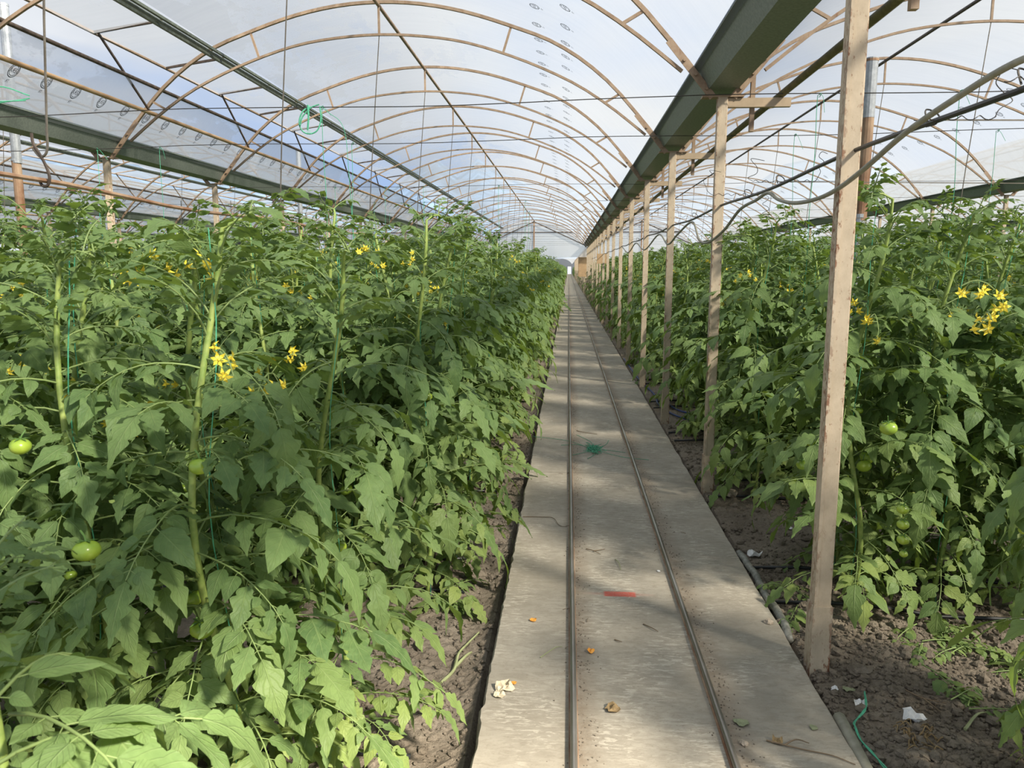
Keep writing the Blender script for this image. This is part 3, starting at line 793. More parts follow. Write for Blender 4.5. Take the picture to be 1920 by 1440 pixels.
def stem_path(h, rng, lean=0.0, z0=-.06, wig=.055):
    n = 16; pts = []; x = y = 0.0; px, py = rng.uniform(0, 6), rng.uniform(0, 6)
    for i in range(n):
        t = i / (n - 1); z = z0 + (h - z0) * t
        pts.append((wig * sin(px + t * 7) * min(1, t * 3), wig * cos(py + t * 6) * min(1, t * 3), z))
    # growing tip nods over
    d = rng.uniform(0, 2 * pi); b_ = rng.uniform(.02, .09)
    for k in range(1, 4): pts.append((pts[-1][0] + cos(d) * b_ * .5, pts[-1][1] + sin(d) * b_ * .5, pts[-1][2] + .04 - .018 * k))
    return np.array(pts)
def build_plant(h, seed, hi=True, nleaf=26, zlow=.12, big=1.0, ntom=3, nflow=2):
    rng = random.Random(seed)
    r = thing('tomato_plant', '', 'tomato plant')
    pts = stem_path(h, rng)
    m = MB(); n = len(pts)
    rad = np.concatenate([np.linspace(.0118, .0085, n - 4), [.0058, .0045, .0033, .002]])
    m.tube(pts, rad, 8 if hi else 5); sm = m.obj('stem', M['stem'], r, smooth=True)
    if hi:
        m = MB(); q = pts[:n - 3].copy(); ph = np.arange(len(q)) * .9
        q[:, 0] = q[:, 0] * .3 + .012 * np.cos(ph) + .012; q[:, 1] = q[:, 1] * .3 + .012 * np.sin(ph) - .008; m.tube(q, .0017, 4); m.obj('support_twine', M['twine'], r)
    fb = MB(); az = rng.uniform(0, 6)
    def sp(z):
        i = int(np.clip(np.searchsorted(pts[:, 2], z) - 1, 0, len(pts) - 2))
        f = (z - pts[i, 2]) / (pts[i + 1, 2] - pts[i, 2] + 1e-9); return pts[i] * (1 - f) + pts[i + 1] * f
    zt = h - .05
    for i in range(nleaf):
        t = i / (nleaf - 1); z = zlow + (zt - zlow) * t
        ln = (.33 + .09 * sin(pi * min(1, t * 1.2))) * rng.uniform(.75, 1.12) * (1 if t < .8 else 1 - (t - .8) * 2.0)
        el = radians(rng.uniform(-8, 45) if t < .85 else rng.uniform(35, 70))
        compound_leaf(fb, sp(z), az, el, max(.12, ln), rng, hi, age=max(0, 1 - t * 1.8), bend=1.0 if t < .85 else .9, big=big)
        az += radians(137 + rng.uniform(-18, 18))
    # small leaves at the tip
    for i in range(5):
        compound_leaf(fb, pts[-1 - (i % 3)], rng.uniform(0, 6.28), radians(rng.uniform(0, 75)), rng.uniform(.08, .16), rng, hi, bend=.7)
    fo = fb.obj('foliage', [M['leaf'], M['petiole']], r, smooth=True)
    for i in range(ntom):
        a = rng.uniform(0, 6.28); z = rng.uniform(.35, 1.1)
        p = sp(z); sz = 0 if z < .8 else rng.choice((1, 2)); q = (p[0] + .07 * cos(a), p[1] + .07 * sin(a), z)
        add_tomato(r, q, sz, (rng.uniform(-.5, .5), rng.uniform(-.5, .5), a))
    for i in range(nflow):
        a = rng.uniform(0, 6.28); z = h - rng.uniform(.1, .55); p = sp(z)
        add_flowers(r, (p[0] + .10 * cos(a), p[1] + .10 * sin(a), z + .02), rng.randrange(4), a, rng.uniform(1.0, 1.5))
    return r
HI = [build_plant(1.86, 100 + i, True, 62, .10, .90, 3, 1) for i in range(7)]
LO = [build_plant(1.86, 200 + i, False, 38, .10, 1.08, 0, 1 + (i == 0)) for i in range(5)]
usedp = {id(p): [False] for p in HI + LO}
prng = random.Random(77)
def plant(x, y, label, group, hi=True, h=None, rz=None, var=None):
    L_ = HI if hi else LO
    p = L_[var if var is not None else prng.randrange(len(L_))]
    s = (h / 1.9) if h else prng.uniform(.93, 1.06)
    return place(p, (x, y, -.03), label, group, usedp[id(p)], prng.uniform(0, 6.28) if rz is None else rz, (s * prng.uniform(.95, 1.05), s * prng.uniform(.95, 1.05), s))
ROWP = 1.79; ROW0 = 2.13; NROW = 23
def row_y(i): return ROW0 + ROWP * i
ind = []     # individuals
stuffpts = []
first_xs_near = [-.90, -1.28, -1.66, -2.04]; 
count = 0
for ri in range(NROW):
    y0 = row_y(ri)
    for side in ('left', 'right'):
        for line in (0, 1):
            yy = y0 + (-.19 if line == 0 else .19)
            n = 1; xx = (-.70 if line == 1 else -.90) if side == 'left' else (1.42 if line == 1 else 1.60)
            if side == 'left' and ri == 0: xx = -.74 if line == 1 else -.95
            if side == 'right' and ri == 0: xx = 1.66 if line == 1 else 1.52
            if side == 'right' and ri == 1: xx = 1.43 if line == 0 else 1.50
            if side == 'right' and ri > 1: xx = 1.33 if line == 0 else 1.40
            if side == 'left' and ri > 0: xx = -.62 if line == 1 else -.74
            idx = 0
            while True:
                x = xx + prng.uniform(-.03, .03); y = yy + prng.uniform(-.04, .04)
                lim = -4.7 if side == 'left' else 6.6
                if (side == 'left' and xx < lim) or (side == 'right' and xx > lim): break
                vis = in_view(x, y, .55)
                if vis:
                    nind = 0
                    if side == 'left': nind = {0: 9, 1: 9, 2: 9, 3: 8, 4: 7}.get(ri, 5 if ri < 9 else 2)
                    else: nind = {0: 9, 1: 9, 2: 8, 3: 8, 4: 7}.get(ri, 4 if ri < 9 else 2)
                    if idx < nind:
                        hi = ri <= 3
                        plnm = ('near' if line == 0 else 'far')
                        where = {0: 'at the aisle end'}.get(idx, '%s in from the aisle' % ORD[idx])
                        lb = 'leafy tomato plant %s, %s line of %s row %s of track' % (where, plnm, ORD[ri], side)
                        h = prng.uniform(1.74, 2.0)
                        if side == 'right': h = prng.uniform(1.80, 2.02)
                        if ri == 0: h = prng.uniform(1.66, 1.82)
                        if side == 'right' and ri == 1 and idx == 0 and line == 0: h = 2.0
                        ind.append(plant(x, y, lb, 'tomato plants %s of the track' % side, hi, h)); count += 1
                    else: stuffpts.append((x, y))
                elif idx > 3: pass
                idx += 1
                xx += (-.38 if side == 'left' else .38) * prng.uniform(.95, 1.05)
    # neighbouring bays
    for side, a, e in (('left', -5.25, -31), ('right', 7.4, 26)):
        x = a
        while (x > e if side == 'left' else x < e):
            for dy in (-.19, .19):
                if in_view(x, y0 + dy, .5): stuffpts.append((x + prng.uniform(-.05, .05), y0 + dy + prng.uniform(-.05, .05)))
            x += -.42 if side == 'left' else .42
# crop beyond the end film
for ri in range(NROW, 120):
    for k in range(5 if ri < 45 else 2):
        for dy in (-.19, .19): stuffpts += [(-.85 - k * .4, row_y(ri) + dy), (1.45 + k * .4, row_y(ri) + dy)]
print('individual plants', count, 'stuff', len(stuffpts))
# a low plant right beside the camera, bottom left corner of the view
hero = build_plant(1.20, 911, True, 20, .25, .95, 0, 1)
hero.location = (-.76, .88, -.03); tag(hero, 'blurred tomato plant closest to the camera in the bottom left corner', 'tomato plant')

lb = MB(); q = random.Random(4)
for bx, by, bz, az_, el_, ln_ in ((.02, .02, 1.06, -.35, .25, .34), (.0, -.05, 1.00, .5, .5, .30), (-.02, .0, .90, -.9, .3, .36), (.05, -.1, 1.10, 1.6, .3, .28)):
    compound_leaf(lb, (bx, by, bz), az_, el_, ln_, q, True, bend=1.1, big=1.2)
lb.obj('leafy_top', [M['leaf'], M['petiole']], hero, smooth=True)
# far mass of plants as one object
me = bpy.data.meshes.new('tomato_crop')
me.from_pydata([(x, y, -.03) for x, y in stuffpts], [], [])
n = len(stuffpts)
for nm, typ, dat in (('rot', 'FLOAT', [prng.uniform(0, 6.28) for _ in range(n)]), ('scl', 'FLOAT', [prng.uniform(.88, 1.06) for _ in range(n)]), ('var', 'INT', [prng.randrange(len(LO)) for _ in range(n)])):
    at_ = me.attributes.new(nm, typ, 'POINT'); at_.data.foreach_set('value', dat)
so = bpy.data.objects.new('tomato_crop', me); COL.objects.link(so)
tag(so, 'dense mass of further tomato plants filling the rows and the neighbouring bays', 'tomato crop', kind='stuff')
ng = bpy.data.node_groups.new('scatter', 'GeometryNodeTree')
ng.interface.new_socket('Geometry', in_out='INPUT', socket_type='NodeSocketGeometry'); ng.interface.new_socket('Geometry', in_out='OUTPUT', socket_type='NodeSocketGeometry')
gi = ng.nodes.new('NodeGroupInput'); go = ng.nodes.new('NodeGroupOutput'); jn = ng.nodes.new('GeometryNodeJoinGeometry')
def attr(nm, typ):
    a = ng.nodes.new('GeometryNodeInputNamedAttribute'); a.data_type = typ; a.inputs['Name'].default_value = nm; return a.outputs['Attribute']
rot, scl, var = attr('rot', 'FLOAT'), attr('scl', 'FLOAT'), attr('var', 'INT')
cx = ng.nodes.new('ShaderNodeCombineXYZ'); ng.links.new(rot, cx.inputs[2])
for v, p in enumerate(LO):
    cmp_ = ng.nodes.new('FunctionNodeCompare'); cmp_.data_type = 'INT'; cmp_.operation = 'EQUAL'
    isock = [s_ for s_ in cmp_.inputs if s_.enabled and s_.type == 'INT']
    ng.links.new(var, isock[0]); isock[1].default_value = v
    for ch in [c for c in p.children if c.name.startswith(('foliage', 'stem'))]:
        oi = ng.nodes.new('GeometryNodeObjectInfo'); oi.inputs['Object'].default_value = ch; oi.inputs['As Instance'].default_value = True; oi.transform_space = 'ORIGINAL'
        ip = ng.nodes.new('GeometryNodeInstanceOnPoints')
        ng.links.new(gi.outputs[0], ip.inputs['Points']); ng.links.new(cmp_.outputs['Result'], ip.inputs['Selection'])
        ng.links.new(oi.outputs['Geometry'], ip.inputs['Instance']); ng.links.new(cx.outputs[0], ip.inputs['Rotation']); ng.links.new(scl, ip.inputs['Scale'])
        ng.links.new(ip.outputs[0], jn.inputs[0])
ng.links.new(jn.outputs[0], go.inputs[0])
so.modifiers.new('scatter', 'NODES').node_group = ng

# ================================================================ WIRES, CABLES, TWINES
def curve_pts(P, n=8):
    """smooth Catmull-Rom through the points"""
    P = [np.array(p, float) for p in P]; P = [2 * P[0] - P[1]] + P + [2 * P[-1] - P[-2]]; out = []
    for i in range(1, len(P) - 2):
        for j in range(n):
            t = j / n; a, b_, c, d = P[i - 1:i + 3]
            out.append(.5 * ((2 * b_) + (-a + c) * t + (2 * a - 5 * b_ + 4 * c - d) * t * t + (-a + 3 * b_ - 3 * c + d) * t ** 3))
    out.append(P[-2]); return out
WIRES = [5.60, 7.20] + [11.05 + 2.55 * i for i in range(12)]
for i, y in enumerate(WIRES):
    m = MB(); xs = np.linspace(-30 if y > 9 else -16, 20 if y > 9 else 9, 60)
    m.tube([(x, y - .05 * x if y < 9 else y - .03 * x, 2.775 + .012 * sin(x * 1.7 + i) + .006 * noise.noise(Vector((x * 4, i, 0)))) for x in xs], .0034 if y < 9 else .003, 5)
    tag(m.obj('overhead_wire', M['wire']), 'thin steel wire strung across under the gutters, %s from the camera' % ORD[i], 'wire', 'overhead wires')
tw = random.Random(21)
def twine(x, y, z0, z1, label, group='green twines'):
    m = MB(); ph = tw.uniform(0, 6)
    m.tube([(x + (.004 * sin(ph + z * 9)) + .02 * (z1 - z) * sin(ph), y + .004 * cos(z * 7), z) for z in np.linspace(z1, z0, 14)], .0023, 5)
    for _ in range(2):
        m.tube(curve_pts([(x, y, z1), (x + tw.uniform(.01, .02), y - .012, z1 + .006), (x + .012, y + .01, z1 - .01), (x, y - .008, z1 - .014)], 4), .0022, 4)
    m.tube(curve_pts([(x, y, z1), (x + .03, y, z1 - .01), (x + tw.uniform(.04, .09), y + .02, z1 - tw.uniform(.04, .12))], 5), .0016, 4)
    return tag(m.obj('green_twine', M['twine']), label, 'twine', group)
twine(-1.80, 5.69, 1.0, 2.775, 'green twine hanging straight from the knotted loops on the nearest overhead wire')
o = MB()
o.tube(curve_pts([(-1.88, 5.69, 2.78), (-1.93, 5.66, 2.74), (-1.955, 5.65, 2.66), (-1.93, 5.65, 2.60), (-1.88, 5.66, 2.585), (-1.83, 5.67, 2.61), (-1.805, 5.68, 2.68), (-1.81, 5.69, 2.78)], 6), .0055, 6)
o.tube(curve_pts([(-1.81, 5.67, 2.79), (-1.87, 5.66, 2.765), (-1.93, 5.65, 2.70), (-1.945, 5.64, 2.64)], 6), .005, 6)
o.tube(curve_pts([(-1.89, 5.66, 2.785), (-1.885, 5.65, 2.70), (-1.895, 5.65, 2.61)], 6), .007, 6)
for q in range(4): o.tube([(-1.895 + q * .006, 5.65, 2.61), (-1.90 + q * .012, 5.65, 2.575)], .0012, 3)
o.tube(curve_pts([(-1.80, 5.68, 2.78), (-1.74, 5.70, 2.73), (-1.675, 5.72, 2.68), (-1.64, 5.73, 2.58), (-1.63, 5.74, 2.40), (-1.62, 5.75, 2.1), (-1.60, 5.77, 1.6)], 6), .0022, 5)
tag(o.obj('twine_coil', M['twine']), 'looped coil of green twine knotted on the nearest overhead wire', 'twine coil')
twine(-2.03, 7.30, 1.1, 2.775, 'green twine hanging from the second overhead wire left of centre')
for x, lb in ((-3.95, 'green twine at the far left of the second overhead wire'), (-4.6, 'green twine hanging near the left gutter from second overhead wire')): twine(x, 7.2 - .05 * x, 1.3, 2.77, lb)
for i, y in ((2, 11.05), (3, 13.6), (4, 16.15)):
    for x in [-3.6 + q * .9 + tw.uniform(-.3, .3) for q in range(4)]:
        twine(x, y - .03 * x, 1.5, 2.77, 'green twine dropping into the crop from the %s overhead wire, left side' % ORD[i], 'green twines on the %s wire' % ORD[i])
for x, y, lb in ((1.66, 5.52, 'green twine beside the second post from the nearest overhead wire'), (2.55, 5.47, 'green twine over the right crop from the nearest wire, inner one'), (3.35, 5.43, 'green twine at right edge of view from the nearest wire'), (1.95, 7.1, 'green twine over the right crop from second wire, near the posts'), (3.6, 7.02, 'green twine over the right crop from second wire, outer one')):
    twine(x, y, 1.4, 2.77, lb)
# bow of twine tied on the thick hanger at the left
m = MB(); m.tube(curve_pts([(-2.15, 3.05, 2.30), (-2.24, 3.0, 2.325), (-2.33, 2.95, 2.27), (-2.25, 2.98, 2.265), (-2.16, 3.04, 2.28)], 6), .0025, 5)
m.tube(curve_pts([(-2.15, 3.05, 2.29), (-2.3, 2.98, 2.24), (-2.42, 2.9, 2.10)], 6), .0025, 5)
tag(m.obj('twine_bow', M['twine']), 'loose green twine loop tied to the hooked rod at the left edge', 'twine')

# hangers: one rod from each arch top, hooked at its lower end
def make_hanger(r=.0045):
    t = thing('hanger_rod', '', 'hanger rod')
    m = MB(); m.tube([(0, 0, 3.98), (-.06, 0, 3.3), (-.12, 0, 2.6), (-.15, 0, 2.16)], r, 6)
    m.tube(curve_pts([(-.15, 0, 2.18), (-.152, 0, 2.11), (-.165, 0, 2.075), (-.19, 0, 2.07), (-.215, 0, 2.10)], 5), r * 1.1, 6); m.obj('rod', M['lightwire'], t)
    m = MB(); m.tube(curve_pts([(-.215, 0, 2.16), (-.212, 0, 2.12), (-.19, 0, 2.08), (-.17, 0, 2.04), (-.155, 0, 1.99), (-.165, 0, 1.955), (-.19, 0, 1.955), (-.20, 0, 1.985)], 5), r * 1.3, 6)
    m.obj('s_hook', M['dark_steel'], t); return t
hg = make_hanger(.0050); hf = [False]
for k in (-1, 0, 1):
    for i in range(NP):
        y = post_y(i); rx = ridge_x(k)
        if not in_view(rx, y, .3) or (k and i > 10): continue
        place(hg, (rx, y, 0), 'hooked steel rod hanging from the %s arch of %s' % (ORD[i], BAYNAME[k]), 'hanger rods', hf)
m = MB(); m.tube([(-2.135, y, 1.975 - .03 * sin(pi * ((y - Y1) / DY % 1)) ** 2) for y in np.arange(-1, YG, .42)], .010, 7)
tag(m.obj('hose_line', M['rusty']), 'thin brown pipe carried by hooks above the left crop', 'pipe')

# cable and hose beside the posts
m = MB(); m.tube([(1.06, y, 2.055 - .02 * sin(pi * ((y - Y1) / DY % 1)) ** 2) for y in np.arange(-1, 36, .3)], .0085, 7)
tag(m.obj('black_cable', M['black_plastic']), 'black cable threaded through the posts beside the track', 'cable')
m = MB(); m.tube(curve_pts([(1.02, -.6, 2.06), (1.02, 1.6, 2.07), (1.015, 1.92, 2.085), (1.01, 2.20, 2.06), (1.0, 2.46, 2.02), (.995, 2.75, 1.955), (.99, 3.0, 1.91), (.99, 3.25, 1.895), (.99, 3.55, 1.905), (1.0, 3.85, 1.945), (1.01, 4.1, 2.0), (1.01, 4.35, 1.985), (1.0, 4.7, 1.96), (.99, 5.1, 1.86), (.98, 5.6, 1.80), (1.0, 6.1, 1.84), (1.02, 6.6, 2.0), (1.0, 7.3, 1.93), (1.0, 8.0, 1.86), (1.02, 9.0, 2.0), (1.0, 10.4, 1.86), (1.02, 12, 2.0), (1.0, 13.2, 1.88), (1.02, 15, 2.02)], 6), .0088, 8)
tag(m.obj('grey_hose', M['grey_hose'], smooth=True), 'sagging grey hose looped along the posts beside the track', 'hose')
def squiggle(y, s, lab):
    m = MB(); q = random.Random(int(y * 100))
    pts = [(1.03 + t * .32 * s, y - .02 + .006 * sin(t * 40), 2.05 + .006 * cos(t * 40)) for t in np.linspace(-.35 if y > 3 else -.1, .6, 40)]
    m.tube(pts, .0016, 4)
    for a, h in (((-.35, .11), (.6, .14)) if y > 3 else ((.6, .14),)):
        x0 = 1.03 + a * .32 * s; P = [(x0, y - .02, 2.05)]
        for j in range(1, 7): P.append((x0 + q.uniform(-.028, .028) + .02 * s * (a > 0), y - .02 + q.uniform(-.01, .01), 2.05 + h * j / 6 * (1 if (a > 0) or s > 0 else -1)))
        P.append((x0 + .05, y - .02, P[-1][2] - .01)); m.tube(curve_pts(P, 5), .0015, 4)
    m.tube(curve_pts([(1.04, y, 2.03), (1.06, y - .02, 2.035), (1.075, y, 2.06), (1.06, y + .02, 2.08), (1.035, y, 2.075), (1.04, y - .01, 2.04)], 5), .0025, 4)
    tag(m.obj('wire_tie', M['wire']), lab, 'wire tie', 'twisted wire ties')
for i, y in enumerate((1.95, 2.42, 4.05, 4.75, 6.7, 9.2, 12.1)): squiggle(y, 1 if i % 2 == 0 or y < 3 else -1, 'twisted wire tie with curly ends on the black cable, %s from the camera' % ORD[i])
# tie wires straight across from the cable to the right
for i, (y, z) in enumerate(((2.42, 2.05), (4.05, 2.05), (6.7, 2.05), (9.2, 2.05))):
    m = MB(); m.tube([(x, y + .02 * (x - 1), z - .012 * (x - 1)) for x in np.linspace(1.05, 7, 12)], .0028, 4)
    tag(m.obj('side_wire', M['lightwire']), 'thin wire running right from the black cable, %s from the camera' % ORD[i], 'wire')

# vertical stove pipes
def stack(x, y, z1, r, label, mats=('galv', 'rusty')):
    t = thing('stove_pipe', label, 'pipe', (x, y, -.04))
    m = MB(); m.tube([(0, 0, 0), (0, 0, z1 * .62)], r, 14); m.obj('lower_pipe', M[mats[0]], t, smooth=False)
    m = MB(); m.tube([(.01, 0, z1 * .62 - .04), (.02, 0, z1)], r * 1.04, 14); m.tube([(.02, 0, z1 - .02), (.02, 0, z1)], r * 1.12, 14); m.obj('upper_pipe', M[mats[1]], t)
    m = MB(); m.tube([(.0165, 0, z1 * .86), (.02, 0, z1 + .01)], r * 1.07, 14); m.obj('top_pipe', M['galv'], t)
    for z in (z1 * .3, z1 * .62): 
        m = MB(); m.tube([(0, 0, z - .015), (0, 0, z + .015)], r * 1.1, 14); m.obj('pipe_collar', M['galv'], t)
stack(2.51, 7.0, 3.40, .048, 'galvanised stove pipe with rusty upper length rising behind the nearest post')
stack(2.60, 13.8, 3.30, .045, 'pale galvanised stove pipe farther back in the right bay', ('galv', 'galv'))
stack(2.75, 21.5, 3.2, .045, 'dark rusty stove pipe far back in the right bay', ('galv', 'rusty'))
stack(-6.95, 9.5, 4.85, .055, 'tall stove pipe passing through the roof at the left edge', ('rusty', 'galv'))
stack(-7.1, 20.3, 4.7, .06, 'tall pale stove pipe through the roof, farther back on the left', ('rusty', 'galv'))

# boards by the posts, far away
m = MB(); m.box(.86, 1.22, 23.9, 23.93, 1.76, 2.06); tag(m.obj('cardboard_sign', M['cardboard']), 'brown cardboard sheet hung between distant posts', 'cardboard sheet')
m = MB(); m.box(.55, 1.4, YG + .3, YG + .33, 1.15, 2.24); tag(m.obj('plywood_board', M['cardboard']), 'brown board standing under the end film beside the track', 'board')
m = MB(); m.box(-6.9, -5.8, 13.2, 13.5, 2.02, 2.12)
for q in range(9): m.box(-6.88 + q * .12, -6.82 + q * .12, 13.2, 13.5, 1.95, 2.02)
for q in (-6.8, -5.9): m.box(q, q + .006, 13.34, 13.346, 2.1, 2.79)
tag(m.obj('black_tray', M['black_plastic']), 'black ribbed tray hung above the crop on the far left', 'tray')

# ================================================================ THINGS ON THE GROUND
def gz(x, y): return 0.0 if -.30 < x < .98 else soil_z(x, y)
def curled_patch(x, y, r, mat, name, label, cat, seed, amp=.35, lift=.3, group=None, asp=1.0):
    """a small crumpled scrap with thickness"""
    m = MB(); n = 12; q = random.Random(seed); rings = []; z0 = gz(x, y)
    for side in (0, 1):
        for j in range(5):
            for i in range(n):
                a = 2 * pi * i / n; rr_ = r * j / 4 * (1 + amp * noise.noise(Vector((cos(a) * 1.4, sin(a) * 1.4, seed))) * 1.5)
                px, py = x + rr_ * cos(a) * asp, y + rr_ * sin(a)
                h = .0035 + lift * r * abs(noise.noise(Vector((px * 45, py * 45, seed)))) * 1.8 + (.0015 if side else 0)
                rings.append((px, py, z0 + h))
    F = []
    for s_ in (0, 1):
        o_ = s_ * 5 * n
        for j in range(4):
            for i in range(n):
                k2 = (i + 1) % n; f = (o_ + j * n + i, o_ + (j + 1) * n + i, o_ + (j + 1) * n + k2, o_ + j * n + k2)
                F.append(f if s_ else f[::-1])
    for i in range(n): F.append((4 * n + i, 4 * n + (i + 1) % n, 9 * n + (i + 1) % n, 9 * n + i))
    m.add(rings, F); return tag(m.obj(name, M[mat] if isinstance(mat, str) else mat), label, cat, group)
curled_patch(-.145, 3.364, .016, 'orange_peel', 'orange_peel', 'orange peel scrap on the path left of the rails, the farther one', 'orange peel', 1, lift=.8, group='orange peel scraps')
curled_patch(.113, 3.081, .015, 'orange_peel', 'orange_peel', 'orange peel scrap between the two rails', 'orange peel', 2, lift=.8, group='orange peel scraps')
curled_patch(-.196, 2.812, .011, 'orange_peel', 'orange_peel', 'tiny orange peel scrap touching the crumpled cream paper', 'orange peel', 3, lift=.8, group='orange peel scraps')
curled_patch(-.235, 2.770, .034, 'cream_paper', 'crumpled_paper', 'crumpled cream paper scrap on the left edge of the path', 'paper scrap', 4, lift=.55)
curled_patch(-.248, 2.722, .024, 'cream_paper', 'paper_scrap', 'smaller torn piece of cream paper nearer the camera', 'paper scrap', 5, lift=.5)
curled_patch(.183, 2.655, .022, 'dry_leaf', 'dry_leaf', 'curled dry brown leaf between the rails near the camera', 'dry leaf', 6, lift=.9, asp=1.4)
lf = simple('faded_green_leaf', (.28, .31, .18), .7, var=.1)
curled_patch(.638, 2.603, .026, lf, 'fallen_leaf', 'pale green fallen leaf just right of the right rail', 'fallen leaf', 7, lift=.3)
curled_patch(.887, 2.592, .015, lf, 'fallen_leaf', 'small green fallen leaf near the right edge of the path', 'fallen leaf', 8, lift=.3)
curled_patch(1.115, 2.90, .022, lf, 'fallen_leaf', 'pale green fallen leaf on the soil above the white knotted paper', 'fallen leaf', 9, lift=.4)
curled_patch(.503, 3.996, .010, 'white_paper', 'white_chip', 'small white square chip between the rails', 'chip', 10, lift=.1)
for i, (x, y, r, lb) in enumerate(((1.125, 2.79, .030, 'crumpled white paper knot lying on the green cord'), (1.275, 2.69, .034, 'long crumpled white paper scrap on the soil at lower right'), (1.075, 4.30, .036, 'twisted white plastic scrap beside the path edge'), (1.062, 3.06 - .16, .018, 'small white scrap at the foot of the nearest post'), (1.40, 4.75, .02, 'small white scrap under the right crop'), (1.14, 3.35, .022, 'bluish white scrap behind the foot of the nearest post'))):
    curled_patch(x, y, r, 'white_paper', 'white_paper_scrap', lb, 'paper scrap', 20 + i, lift=.9, asp=1.3 if i in (1, 2) else .9)
for i, (x, y, r, lb) in enumerate(((1.19, 5.45, .045, 'pale rounded stone on the soil beyond the path edge'), (1.13, 3.56, .030, 'cream stone behind the nearest post'), (1.20, 3.02, .045, 'large soil-coloured stone right of the nearest post'), (.94, 3.42, .020, 'small stone at the right edge of the path'), (.995, 3.66, .022, 'flat pale stone beside the plastic edging strip'), (-.50, 3.62, .026, 'round stone at the foot of the left crop, right one'), (-.56, 3.64, .024, 'round stone at the foot of the left crop, left one'), (.62, 2.48, .014, 'pale pebble against the right rail near the camera'))):
    m = MB(); m.lump((0, 0, 0), r, seed=i * 3.3, nu=12, nv=8, flat=.6, amp=.3)
    tag(m.obj('stone', M['stone'] if i != 2 else M['soil'], loc=(x, y, gz(x, y) + r * .35), smooth=False), lb, 'stone')
def twig(P, r, label, mat='twig', name='twig', cat='twig', group=None):
    m = MB()
    for k, p in enumerate(P): m.tube(curve_pts([(a, b_, gz(a, b_) + c + .002) for a, b_, c in p], 5), [r * (1 - .5 * t) for t in np.linspace(0, 1, (len(p) - 1) * 5 + 1)], 5)
    return tag(m.obj(name, M[mat]), label, cat, group)
twig([[(.70, 2.50, .004), (.755, 2.475, .006), (.82, 2.455, .004), (.90, 2.43, .004), (.96, 2.39, .002)], [(.755, 2.475, .006), (.80, 2.50, .012), (.84, 2.485, .01)]], .0035, 'branched dry twig on the path near the right edge')
curled_patch(.735, 2.50, .020, 'dry_leaf', 'dry_leaf', 'withered leaf at the end of the branched twig', 'dry leaf', 31, lift=.8)
twig([[(-.28, 4.86, .002), (-.15, 4.86, .003), (-.08, 4.83, .006), (-.04, 4.70, .003), (.01, 4.68, .002)]], .0028, 'thin kinked twig left of the left rail')
twig([[(.12, 4.30, .003), (.16, 4.26, .008), (.20, 4.22, .003)], [(.16, 4.26, .006), (.23, 4.30, .004)]], .003, 'small forked twig between the rails')
twig([[(.28, 4.15, .002), (.295, 4.08, .010), (.30, 4.0, .002)]], .0025, 'short pale splinter between the rails', 'pale_stem')
twig([[(-.10, 3.02, .002), (-.04, 3.10, .006), (-.01, 3.12, .002)]], .0022, 'short pale straw against the left rail', 'pale_stem')
twig([[(.36, 3.36, .002), (.40, 3.31, .006), (.42, 3.29, .002)]], .0028, 'short dark twig between the rails beyond the orange peel')
twig([[(.22, 3.20, .002), (.25, 3.17, .008)]], .003, 'stubby brown twig in the middle of the path')
twig([[(.10, 7.6, .003), (.18, 7.5, .006), (.30, 7.45, .003)]], .004, 'dark twig lying between the rails farther along')
for i in range(14):
    q = random.Random(500 + i); x = q.choice((.07, .10, .52, .61, .65, .75, .0, -.02)) + q.uniform(-.02, .03); y = 2.5 + 6 * q.random(); a = q.uniform(0, 3.1); l = q.uniform(.02, .05)
    twig([[(x, y, .001), (x + l * .5 * cos(a), y + l * .5 * sin(a), .004), (x + l * cos(a) + .005, y + l * sin(a), .001)]], .0016, 'tiny bit of straw lying by the rails', group='bits of straw')
twig([[(-.50, 2.88, .006), (-.465, 3.0, .012), (-.462, 3.12, .014), (-.44, 3.24, .012), (-.40, 3.36, .008)], [(-.462, 3.03, .012), (-.43, 3.12, .010), (-.415, 3.2, .004)]], .0085, 'fallen pale green stalk on the soil left of the path', 'pale_stem', 'fallen_stalk', 'stalk')
twig([[(1.32, 2.88, .004), (1.37, 2.83, .008), (1.45, 2.80, .004)], [(1.37, 2.83, .008), (1.40, 2.70, .004)]], .003, 'dry forked root on the soil at lower right')
twig([[(1.42, 2.62, .005), (1.50, 2.70, .02), (1.56, 2.74, .015)]], .006, 'bent grey-green stalk on the soil at lower right', 'pale_stem', 'fallen_stalk', 'stalk')
# green cord at the lower right and tangled twine on the path
m = MB()
for e in (0, 1):
    m.tube(curve_pts([(a + .003 * sin(i * 2.4 + e * pi), b_, gz(a, b_) + .024 + .003 * cos(i * 2.4 + e * pi)) for i, (a, b_) in enumerate([(1.155, 2.84), (1.135, 2.77), (1.105, 2.71), (1.055, 2.66), (1.035, 2.60), (1.035, 2.54), (1.045, 2.47), (1.06, 2.40), (1.07, 2.33), (1.10, 2.25)])], 6), .0028, 5)
tag(m.obj('green_rope', M['twine']), 'twisted green cord lying on the soil at the lower right', 'cord')
m = MB(); q = random.Random(8)
for k_ in range(16):
    P = [(.24 + q.gauss(0, .035), 6.78 + q.gauss(0, .10), .004 + q.random() * .03) for _ in range(6)]; m.tube(curve_pts(P, 5), .0022, 4)
for ex in ((-.32, 7.3), (-.05, 6.95), (.02, 6.55), (.18, 6.45), (.52, 6.7), (.70, 6.45), (.40, 7.2), (.10, 7.4)):
    mid = ((.24 + ex[0]) / 2 + q.uniform(-.06, .06), (6.78 + ex[1]) / 2 + q.uniform(-.1, .1))
    m.tube(curve_pts([(.24, 6.78, .01), (mid[0], mid[1], .006), (ex[0], ex[1], .004)], 7), .0020, 4)
